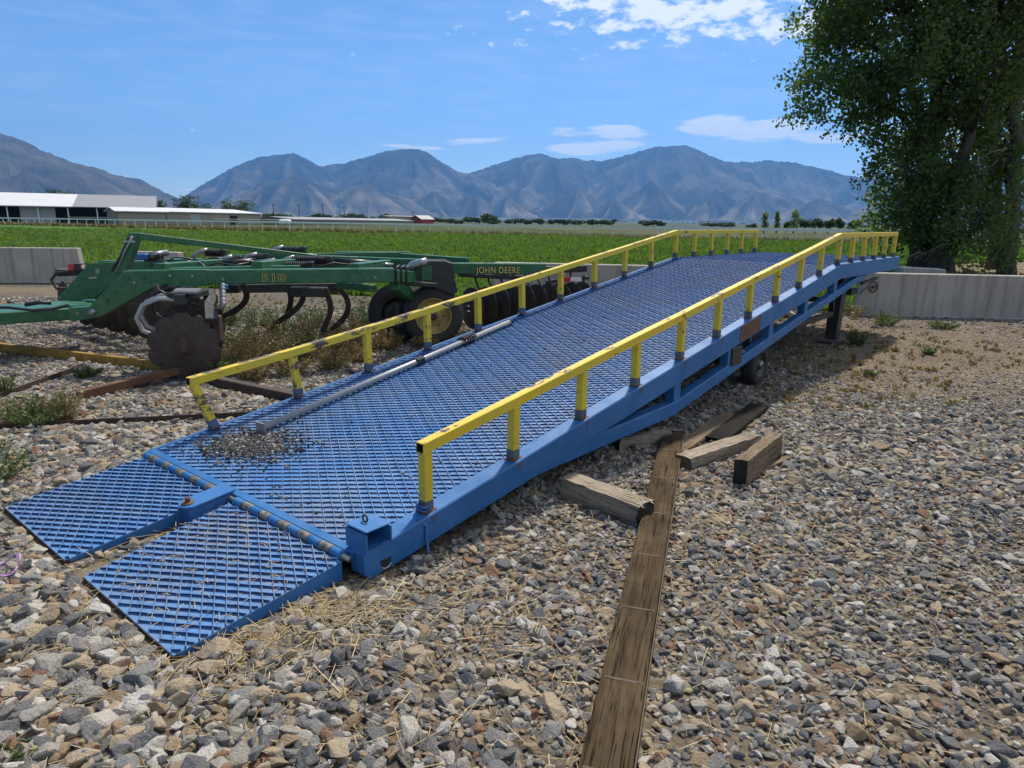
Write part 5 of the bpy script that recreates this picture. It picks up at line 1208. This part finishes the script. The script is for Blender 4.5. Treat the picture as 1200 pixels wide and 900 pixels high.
CONES = [(342, 180, 10300, 1.75), (300, 188, 10500, 1.7), (265, 203, 10300, 1.7), (480, 174, 9900, 1.8), (430, 186, 10400, 1.7), (400, 193, 10600, 1.7), (632, 180, 10200, 1.8), (600, 188, 10400, 1.7), (570, 198, 10600, 1.6), (800, 169, 10500, 1.9), (745, 178, 10600, 1.8), (770, 172, 10600, 1.8), (690, 189, 10800, 1.7), (660, 186, 10700, 1.7), (830, 184, 10600, 1.7), (870, 190, 10900, 1.8), (900, 188, 11000, 1.8), (950, 195, 10900, 1.8), (1000, 208, 10600, 1.8), (1060, 205, 10700, 1.9), (1130, 197, 10700, 1.9), (1200, 190, 10700, 2.0), (1320, 202, 10700, 2.2), (1500, 220, 10700, 2.4),
         (341, 203, 7900, 1.75), (318, 212, 7800, 1.6), (427, 210, 7800, 1.75), (505, 224, 8000, 1.7), (555, 226, 8100, 1.7), (600, 232, 7900, 1.7), (668, 222, 8300, 1.7), (715, 230, 8000, 1.7), (760, 216, 8400, 1.7), (835, 222, 8200, 1.7), (885, 226, 8200, 1.8), (960, 232, 8000, 1.8), (1040, 230, 8000, 1.8), (270, 228, 7900, 1.5)]
massif('mountain_range', CONES, SKY, 6400, 13200, 980, 170, 31, 8500)
massif('mountain_slope', [(-60, 135, 8300, 2.3), (-170, 100, 8600, 2.3), (20, 166, 8200, 2.2), (80, 190, 8000, 2.2), (140, 214, 7900, 2.1), (-330, 95, 8600, 2.4), (-600, 112, 8600, 2.5), (-900, 120, 8600, 2.6), (40, 200, 6700, 1.9), (-40, 190, 6800, 1.9), (100, 222, 6700, 1.9), (-150, 175, 6800, 2.0)],
       [(-1200, 120), (-700, 110), (-300, 90), (-150, 105), (0, 155), (30, 165), (60, 178), (100, 193), (140, 211), (170, 225), (205, 238), (225, 246), (255, 252)], 5200, 10600, 620, 120, 91, 0, .45)
range_mesh('low_ridge', [(150, 240), (170, 237), (190, 236), (205, 239.5), (230, 243), (260, 248), (290, 254)], 160, 290, 12500, 15000, 13800, 121, 9, .4, 80, 30)

# ================================================================ trees
def crown_leaves(L, centers, per, sig, size, droop=0.0, tintc=.0):
    n = len(centers) * per; c = np.repeat(np.asarray(centers), per, 0); tb = np.repeat(rng.uniform(0, .7, len(centers)), per)
    sg = np.asarray(sig); p = c + unit(n) * (rng.random(n) ** .45)[:, None] * 1.75 * sg; p[:, 2] -= droop * np.abs(rng.normal(0, 1, n))
    d = unit(n); d[:, 2] -= .35; d /= np.linalg.norm(d, axis=1)[:, None]; ln = size * rng.uniform(.7, 1.3, n)
    w = np.cross(d, unit(n)); w /= np.linalg.norm(w, axis=1)[:, None] + 1e-9
    L.quads(p, d * ln[:, None], w * (ln * .42)[:, None], np.clip(tb + rng.uniform(0, .35, n), 0, 1))
def limb(m, a, b, r0, r1, bend=.15, n=7):
    a, b = np.array(a, float), np.array(b, float); L = np.linalg.norm(b - a); off = rng.normal(0, bend * L, 3) * .5
    P = []
    for i in range(n):
        u = i / (n - 1); P.append(a + (b - a) * u + off * math.sin(math.pi * u) + np.array([0, 0, .12 * L * math.sin(math.pi * u)]))
    m.tube([tuple(q) for q in P], [r0 + (r1 - r0) * i / (n - 1) for i in range(n)], 7); return P
def big_tree(name, label, base, trunks, lobes, leafmat, per=46, sig=(.34, .34, .26), size=.12, dens=3.0, droop=0., twig=True, shell=.35):
    """trunks: list of polylines with radii; lobes: (cx,cy,cz,rx,ry,rz)"""
    e = empty(name, base); tag(e, label, 'tree'); m = MB(); tops = []
    for P, r0, r1 in trunks:
        n_ = 14; Q = []; P = [np.array(q, float) for q in P]
        for i in range(n_):
            u = i / (n_ - 1) * (len(P) - 1); k = min(int(u), len(P) - 2); Q.append(P[k] + (P[k + 1] - P[k]) * (u - k) + (rng.normal(0, .05, 3) if 0 < i < n_ - 1 else 0))
        rad = [r0 + (r1 - r0) * i / (n_ - 1) for i in range(n_)]; rad[0] *= 1.35; rad[1] *= 1.08
        m.tube([tuple(q) for q in Q], rad, 12); tops.append((Q, rad))
    m.build('trunk', M['bark'], e, smooth=True)
    lm = MB(); Lv = Leaves()
    for lb in lobes:
        c = np.array(lb[:3]); rad = np.array(lb[3:6])
        Q, rr = min(tops, key=lambda T: np.min(np.linalg.norm(np.array(T[0]) - c, axis=1)))
        zt = max(c[2] - rad[2] - 1.0, Q[0][2] + 2.0); k = int(np.argmin([abs(q[2] - zt) for q in Q]))
        main = limb(lm, Q[k], c, max(.05, rr[k] * .45), .03)
        vol = 4.19 * rad.prod(); ncl = max(12, int(dens * vol ** .80))
        d = unit(ncl); s = (shell + (1 - shell) * rng.random(ncl)) ** .6; C = c + d * s[:, None] * rad
        C[:, 2] = np.maximum(C[:, 2], .5)
        for q in C[:: 3 if twig else 6]:
            j = main[int(rng.integers(3, len(main)))]; limb(lm, j, q, .022, .006, .12, 4)
        crown_leaves(Lv, C, per, sig, size, droop)
    lo = lm.build('limbs', M['bark'], e, smooth=True); 
    Lv.build('crown', leafmat, e); return e
TB = at(1078, 316, 24.5); tx = TB.x
big_tree('cottonwood_tree', 'big dark cottonwood with a broad rounded crown beside the end of the ramp', (tx, 24.5, 0),
         [([(0, 0, -.1), (-.2, 0, 3), (-.1, .3, 7), (.2, .2, 13)], .36, .12), ([(.3, .2, 0), (1.2, .6, 3), (1.8, .8, 8), (1.9, .8, 12)], .24, .08)],
         [(-2.9, -.6, 9.2, 2.5, 2.2, 1.7), (-2.6, .3, 7.4, 2.2, 2.2, 1.6), (-3.5, -.3, 5.8, 2.2, 1.8, 1.1), (-4.3, -.2, 10.6, 1.6, 1.6, 1.1), (-3.6, .0, 8.3, 1.9, 1.6, 1.0), (-1.4, -.8, 5.4, 2.0, 2.0, 1.7), (-1.2, .5, 11.2, 2.8, 2.6, 2.0), (.6, -.2, 9.2, 2.5, 2.4, 2.2), (-1.5, -1.0, 3.4, 1.6, 1.6, 1.4), (.3, -.4, 6.6, 2.3, 2.2, 1.9),
          (1.2, 1.2, 4.4, 2.2, 1.8, 1.9), (2.2, .5, 11.5, 2.6, 2.4, 2.0), (-.2, .8, 13.8, 2.4, 2.3, 1.9), (-1.1, .2, 1.9, 1.4, 1.4, 1.2), (.7, .6, 2.2, 1.4, 1.4, 1.4), (-.2, -1.3, 2.4, 1.7, 1.0, 1.8), (1.1, -1.0, 1.9, 1.5, 1.0, 1.6), (2.2, -.6, 4.2, 1.5, 1.3, 1.7)], M['leaf_cotton'], per=60, sig=(.30, .30, .22), size=.12, dens=6.0)
TE = at(1108, 314, 23.2)
big_tree('elm_tree', 'drooping light green elm with hanging twigs in front of the bare tall trunks', (TE.x, 23.2, 0),
         [([(0, 0, -.1), (.1, .1, 3), (.3, .1, 7), (.2, .0, 13)], .26, .08)],
         [(-.9, -1.6, 8.6, 2.0, 1.7, 1.6), (.3, -1.9, 10.2, 2.2, 1.8, 1.6), (-2.2, -1.2, 7.0, 1.3, 1.2, 1.3), (1.4, -1.4, 8.6, 1.5, 1.3, 1.2), (-.2, -1.5, 6.3, 1.4, 1.2, 1.2), (1.0, -1.2, 12.0, 2.4, 2.0, 1.5), (-1.5, -.8, 11.2, 2.0, 1.8, 1.5), (.2, -1.4, 3.6, 1.0, .9, 1.6), (-.3, -1.8, 1.6, 1.3, 1.0, 1.2), (2.2, -.2, 10.5, 1.5, 1.6, 1.5)], M['leaf_elm'], per=66, sig=(.24, .24, .30), size=.105, dens=5.6, droop=.30)
T2 = at(1181, 317, 23.0); tq = lambda x, y, dy=0.0: tuple(at(x, y, 23.0 + dy) - Vector((T2.x, 23.0, 0)))
big_tree('poplar_tree', 'tall poplar with thick grey trunks rising past the frame behind the concrete wall', (T2.x, 23.0, 0),
         [([(0, 0, -.1), tq(1184, 250), tq(1189, 150), tq(1195, 60), tq(1205, -60)], .235, .15), ([tq(1166, 315, 2.6), tq(1165, 230, 2.6), tq(1168, 120, 2.6), tq(1174, 0, 2.6), tq(1176, -60, 2.6)], .25, .16)],
         [(.8, .5, 12.5, 2.6, 2.6, 2.2), (-.6, 1.6, 11.0, 1.6, 1.6, 1.4), (2.6, .2, 9.5, 2.0, 2.2, 2.2), (2.4, .6, 6.0, 1.3, 1.8, 2.0), (3.2, 1.2, 3.0, 1.6, 1.6, 1.8), (-.5, 3.4, 5.2, 1.0, .8, .9), (-.8, 3.6, 7.6, 1.2, .9, .9)], M['leaf_cotton'], per=44, size=.125, dens=6.0)
T3 = at(1290, 316, 27.0)
big_tree('poplar_tree', 'dense dark poplar standing beside the tall grey trunks, mostly past the frame edge', (T3.x, 27.0, 0),
         [([(0, 0, -.1), (.2, 0, 4), (.2, .2, 9), (.3, .2, 14)], .38, .12)],
         [(0, 0, 10, 3.2, 3.0, 2.6), (-1.8, 0, 6.5, 2.0, 2.0, 1.8), (1.8, 0, 6, 2.2, 2.2, 2.2), (0, 0, 13.5, 2.8, 2.6, 2.2), (-.6, .5, 2.4, 1.8, 1.8, 1.6)], M['leaf_cotton'], per=40, size=.14, dens=4.5)
# bare dead twigs hanging in front of the trunks
dt = empty('dead_branch', (at(1150, 270, 22.4).x, 22.4, 0)); tag(dt, 'bare pale dead branches hanging in front of the tall trunks', 'branch')
for (xa, ya, xb, yb) in ((1168, 233, 1138, 259), (1180, 174, 1130, 196), (1176, 110, 1160, 150), (1172, 100, 1182, 70), (1120, 285, 1072, 302), (1085, 298, 1060, 303)):
    a, b = at(xa, ya, 22.6), at(xb, yb, 22.3); m = MB(); o = Vector(dt.location); dd = b - a
    m.tube([a - o, a + dd * .35 + Vector((0, 0, .10)) - o, a + dd * .7 + Vector((0, -.05, .06)) - o, b - o], [.030, .024, .016, .006], 6)
    for k in range(5):
        s_ = a + dd * rnd.uniform(.3, .95); m.tube([s_ - o, s_ + Vector((rnd.uniform(-.25, .1), rnd.uniform(-.2, .2), rnd.uniform(-.45, .15))) - o], [.010, .003], 5)
    m.build('branch', M['wood_grey'], dt, smooth=True)
# distant trees
def far_tree(name, label, x, ytop, Y, wpx, group, tall=False, leaf='leaf_dark'):
    top = at(x, ytop, Y); Hh = top.z; wm = wpx * Y / FPX; e = empty(name, (top.x, Y, 0)); tag(e, label, 'tree', group)
    MB().tube([(0, 0, 0), (0, 0, Hh * .55), (.05 * wm, 0, Hh * .8)], [.035 * Hh, .022 * Hh, .008 * Hh], 7).build('trunk', M['bark'], e)
    Lv = Leaves(); nl = 4 if tall else 7; sz = max(.16, Y / FPX * 1.3)
    C = []
    for i in range(nl):
        if tall: c = np.array([rnd.gauss(0, wm * .06), 0, Hh * (.25 + .65 * i / (nl - 1))]); rad = np.array([wm * .40 * (1 - .55 * i / nl), wm * .4, Hh * .16])
        else: c = np.array([rnd.uniform(-.30, .30) * wm, rnd.uniform(-.2, .2) * wm, Hh * rnd.uniform(.50, .80)]); rad = np.array([wm * rnd.uniform(.17, .27), wm * .24, Hh * rnd.uniform(.16, .25)])
        k = 26; d = unit(k); C.append(c + d * (rng.random(k) ** .4)[:, None] * rad)
    C = np.concatenate(C); C[:, 2] = np.clip(C[:, 2], Hh * .08, Hh)
    crown_leaves(Lv, C, 12, (wm * .04, wm * .04, Hh * .035), sz); Lv.build('crown', M[leaf], e); return e
far_tree('round_tree', 'dark rounded tree showing above the white barn roof', 68, 214, 230, 40, None)
far_tree('round_tree', 'dark tree at the grey end of the open barn', 180, 234, 215, 28, None)
far_tree('round_tree', 'broad dark tree behind the left end of the tan shed', 229, 229, 235, 42, None)
far_tree('round_tree', 'broad olive tree behind the middle of the tan shed', 273, 232, 228, 48, None)
far_tree('round_tree', 'tall lone dark tree above the far hedge line', 573, 249, 330, 20, None)
gl = 'row of dark green trees in the far valley hedge line'
for i, x in enumerate(list(range(318, 460, 13)) + list(range(500, 720, 12)) + [755, 768, 778, 830, 842, 850]):
    far_tree('hedge_tree', 'low dark tree in the far hedge line across the valley', x + rnd.uniform(-4, 4), 257.5 + (x - 320) * .0115 - rnd.uniform(4, 9) * (1.0 if x < 460 or x > 540 else .6) * (.6 if x > 560 else 1), rnd.uniform(330, 520), rnd.uniform(12, 26), gl)
for i, (x, yt, w_, tl) in enumerate(((897, 249, 12, 1), (912, 248, 10, 1), (932, 247, 16, 1), (945, 256, 18, 0), (957, 254, 16, 0), (972, 256, 18, 0), (985, 255, 14, 0), (922, 259, 16, 0), (880, 262, 16, 0), (1003, 257, 18, 0))):
    far_tree('young_tree' if tl else 'bushy_tree', 'slender young poplar in the clump beyond the field rail' if tl else 'low bushy tree in the clump beyond the field rail', x, yt, 150 + 6 * (i % 4), w_, 'poplar clump beyond the field' if tl else 'bushes beyond the field', bool(tl), 'leaf_elm' if tl else 'leaf_dark')

# ================================================================ field growth and weeds
def tuft_obj(i, nb, h, wd, mat):
    L = Leaves(); a = rng.random(nb) * 6.283; r = rng.random(nb) * wd; p = np.stack([np.cos(a) * r, np.sin(a) * r, 0 * a], 1)
    d = np.stack([np.cos(a) * .5, np.sin(a) * .5, np.ones(nb)], 1) * (h * rng.uniform(.6, 1.15, nb))[:, None]; w = np.stack([-np.sin(a), np.cos(a), 0 * a], 1) * (h * .16)
    L.quads(p, d, w, rng.random(nb)); o = L.build('tuft', mat); return o
gcoll = variants('grass_variants', [tuft_obj(i, 16, .16, .14, M['leaf_grass']) for i in range(5)])
def in_poly(x, y, P):
    ins = np.zeros(len(x), bool); j = len(P) - 1
    for i in range(len(P)):
        xi, yi, xj, yj = *P[i], *P[j]
        ins ^= ((yi > y) != (yj > y)) & (x < (xj - xi) * (y - yi) / (yj - yi + 1e-12) + xi); j = i
    return ins
FP = [(-170, 17.2), (-11, 17.0), (-1.5, 14.3), (6, 13.2), (9.5, 13), (13.5, 25), (25, 36), (50, 51), (-100, 131)]
n = 62000; y = 13 + 62 * rng.random(n) ** 1.5; x = (rng.random(n) * 2 - 1) * (.80 * y + 2); k = in_poly(x, y, FP); x, y = x[k], y[k]; n = len(x)
s = (.75 + .6 * rng.random(n)) * (1 + y / 60) * (.7 + .6 * vnoise(x + 200, y, .3, 77))
tag(scatter('field_grass', np.stack([x, y, np.full(n, -.03)], 1), np.stack([0 * x, 0 * x, rng.random(n) * 6.28], 1), np.stack([s, s, s * .9], 1), gcoll), 'short bright green crop covering the field', 'grass', kind='stuff')
dcoll = variants('dry_grass_variants', [tuft_obj(i, 14, .22, .10, M['leaf_dry']) for i in range(4)])
# dry growth along the fence foot and under the trees
n = 2600; u = rng.random(n); x = F0.x + fd_.x * u + rng.normal(0, 1.4, n); y = F0.y + fd_.y * u + rng.normal(0, 1.4, n) + 1; s = rng.uniform(1.0, 2.8, n)
x2 = rng.uniform(9, 30, 5200); y2 = 12.9 + rng.random(5200) ** 1.3 * 12 - (x2 - 9) * .10; k = (vnoise(x2 + 10, y2 + 10, .8, 3) > .35); x2, y2 = x2[k], y2[k]
x = np.concatenate([x, x2]); y = np.concatenate([y, y2]) ; s = np.concatenate([s, rng.uniform(.5, 1.3, len(x2))]); n = len(x)
tag(scatter('dry_grass', np.stack([x, y, np.full(n, -.03)], 1), np.stack([rng.normal(0, .15, n), rng.normal(0, .15, n), rng.random(n) * 6.28], 1), np.stack([s, s, s], 1), dcoll), 'dry yellow grass along the fence foot and under the trees', 'grass', kind='stuff')
n = 4200; x2 = rng.uniform(6.4, 26, n); y2 = 12.75 + rng.random(n) ** 1.6 * 9 - (x2 - 6.4) * .10; k = (vnoise(x2 + 40, y2 + 10, .6, 8) > .42); x2, y2 = x2[k], y2[k]; n = len(x2); s = rng.uniform(.7, 1.7, n)
tag(scatter('verge_grass', np.stack([x2, y2, np.full(n, -.03)], 1), np.stack([0 * x2, 0 * x2, rng.random(n) * 6.28], 1), np.stack([s, s, s], 1), gcoll), 'rough green grass behind the concrete wall under the trees', 'grass', kind='stuff')
# short dry stubble between the stones further off
n = 3600; y = 5.5 + 9 * rng.random(n); x = (rng.random(n) * 2 - 1) * (.8 * y + 1); P3 = np.stack([x, y, 0 * x], 1)
k = (vnoise(x + 90, y + 20, .45, 9) < .50) & clear_of(P3, .02); x, y = x[k], y[k]; n = len(x); s = rng.uniform(.10, .34, n)
tag(scatter('dry_stubble', np.stack([x, y, 0 * x], 1), np.stack([rng.normal(0, .3, n), rng.normal(0, .3, n), rng.random(n) * 6.28], 1), np.stack([s, s, s * .8], 1), dcoll, yard), kind='stuff')
def weed(label, x, y, h, wd, stems, mat, group=None, leaf=.035, dens=46, name='weed'):
    b = gnd(x, y); e = empty(name, b); tag(e, label, 'weed', group); m = MB(); L = Leaves()
    for i in range(stems):
        a = rnd.random() * 6.283; r = wd * math.sqrt(rnd.random()); hh = h * rnd.uniform(.55, 1.0) * (1 - .35 * r / max(wd, .01)); st = Vector((math.cos(a) * r * .35, math.sin(a) * r * .35, 0)); tip = Vector((math.cos(a) * r, math.sin(a) * r, hh))
        mid = st.lerp(tip, .5) + Vector((rnd.uniform(-.02, .02), rnd.uniform(-.02, .02), .04 * hh))
        m.tube([st, mid, tip], [.0035, .0026, .0012], 4)
        n_ = dens; u = .15 + .85 * rng.random(n_); p = np.array(st)[None] * ((1 - u) ** 2)[:, None] + np.array(mid)[None] * (2 * u * (1 - u))[:, None] + np.array(tip)[None] * (u ** 2)[:, None]
        p += rng.normal(0, h * .05, (n_, 3)) * np.array([1, 1, .7]); p[:, 2] = np.maximum(p[:, 2], .008)
        d = unit(n_); d[:, 2] = np.abs(d[:, 2]) * .8; ln = leaf * rng.uniform(.5, 1.2, n_); w = np.cross(d, unit(n_)) * (ln * .20)[:, None]
        L.quads(p, d * ln[:, None], w, np.clip(rnd.random() * .5 + rng.random(n_) * .6, 0, 1))
    m.build('stems', mat, e); L.build('foliage', mat, e); return e
gw, dw = M['leaf_weed'], M['leaf_dry']
weed('green leafy weed at the left flap, half out of the picture', -18, 566, .34, .30, 40, gw)
weed('green weed clump behind the thin dark angle iron', 40, 497, .26, .32, 44, gw)
weed('reddish dry weed standing beside the propped rusty tube', 78, 494, .34, .16, 22, dw)
weed('small blue-green weed under the yellow channel', 102, 443, .13, .16, 30, gw)
weed('upright pale weed near the short dark angle iron', 8, 463, .24, .10, 12, gw)
weed('dry brown weed against the foot of the long thin angle iron', 20, 493, .22, .2, 20, dw)
for i, (x, y, h, wd, k) in enumerate(((262, 442, .30, .22, 0), (290, 436, .42, .26, 1), (318, 430, .55, .28, 1), (345, 424, .50, .28, 0), (372, 420, .45, .26, 1), (398, 416, .40, .26, 1), (300, 446, .26, .2, 1), (340, 442, .3, .22, 1), (388, 434, .3, .24, 1), (420, 424, .26, .2, 1), (330, 392, .5, .3, 0), (366, 386, .5, .28, 0), (440, 396, .62, .32, 0), (425, 388, .6, .3, 0), (300, 384, .5, .3, 0), (270, 382, .45, .25, 0), (455, 410, .3, .22, 1), (275, 428, .4, .25, 1), (310, 415, .5, .28, 1), (350, 405, .5, .28, 1), (385, 405, .45, .28, 1), (410, 402, .45, .26, 1), (280, 412, .45, .25, 0), (430, 412, .4, .25, 1), (520, 398, .22, .2, 1), (500, 408, .22, .18, 1), (545, 404, .2, .16, 1))):
    weed('bushy green weed growing up between the implement shanks' if k == 0 else 'dry brown weed in the patch between the implement and the ramp', x, y, h, wd, 40, gw if k == 0 else dw, 'green weeds under the implement' if k == 0 else 'dry weeds beside the ramp')
weed('green weed at the foot of the concrete wall near its end', 1036, 382, .30, .30, 40, gw)
weed('low round green weed at the foot of the concrete wall, farther along', 1104, 386, .16, .24, 36, gw)
weed('dark green weed on the gravel beside the ramp landing leg', 1004, 405, .30, .16, 26, gw)
weed('tiny dark weed alone on the brown gravel right of the wheel', 1020, 442, .10, .08, 14, gw)
weed('small pale weed on the brown gravel before the wall', 1088, 416, .12, .12, 14, gw)
weed('dry tan weed at the end of the concrete wall', 1002, 372, .35, .25, 24, dw)
weed('green weed growing behind the end of the ramp', 997, 366, .4, .25, 24, gw)
weed('tiny green sprout among the near stones', 20, 893, .05, .06, 10, gw, leaf=.02)
weed('leafless tumbleweed by the rear disc row, next to the wall', 702, 352, .45, .3, 22, dw)
# pale rocks heaped behind the landing leg
for i, (x, y, s) in enumerate(((918, 372, .20), (930, 366, .24), (941, 371, .18), (924, 362, .20), (936, 377, .16), (948, 364, .18))):
    o = bpy.data.objects.new('field_rock', rock_me[i]); COL.objects.link(o); q = gnd(x, y); o.location = (q.x, q.y, s * .4); o.scale = (s, s, s); o.rotation_euler = (0.2, .1, i * 1.3)
    tag(o, 'pale rock in the heap behind the ramp landing legs', 'rock', 'rocks heaped behind the ramp')

# ================================================================ haze
hz = MB().box((0, 8000, 1000), (32000, 17000, 2008)).build('haze', [])
hm = bpy.data.materials.new('haze_air'); hm.use_nodes = True; hn = hm.node_tree.nodes; hn.clear()
pv = hn.new('ShaderNodeVolumePrincipled'); pv.inputs['Color'].default_value = (.18, .46, 1.0, 1); pv.inputs['Density'].default_value = 6.4e-5; pv.inputs['Anisotropy'].default_value = .25
ho = hn.new('ShaderNodeOutputMaterial'); hm.node_tree.links.new(pv.outputs[0], ho.inputs['Volume'])
hz.data.materials.append(hm); tag(hz, kind='stuff'); hz.display_type = 'WIRE'
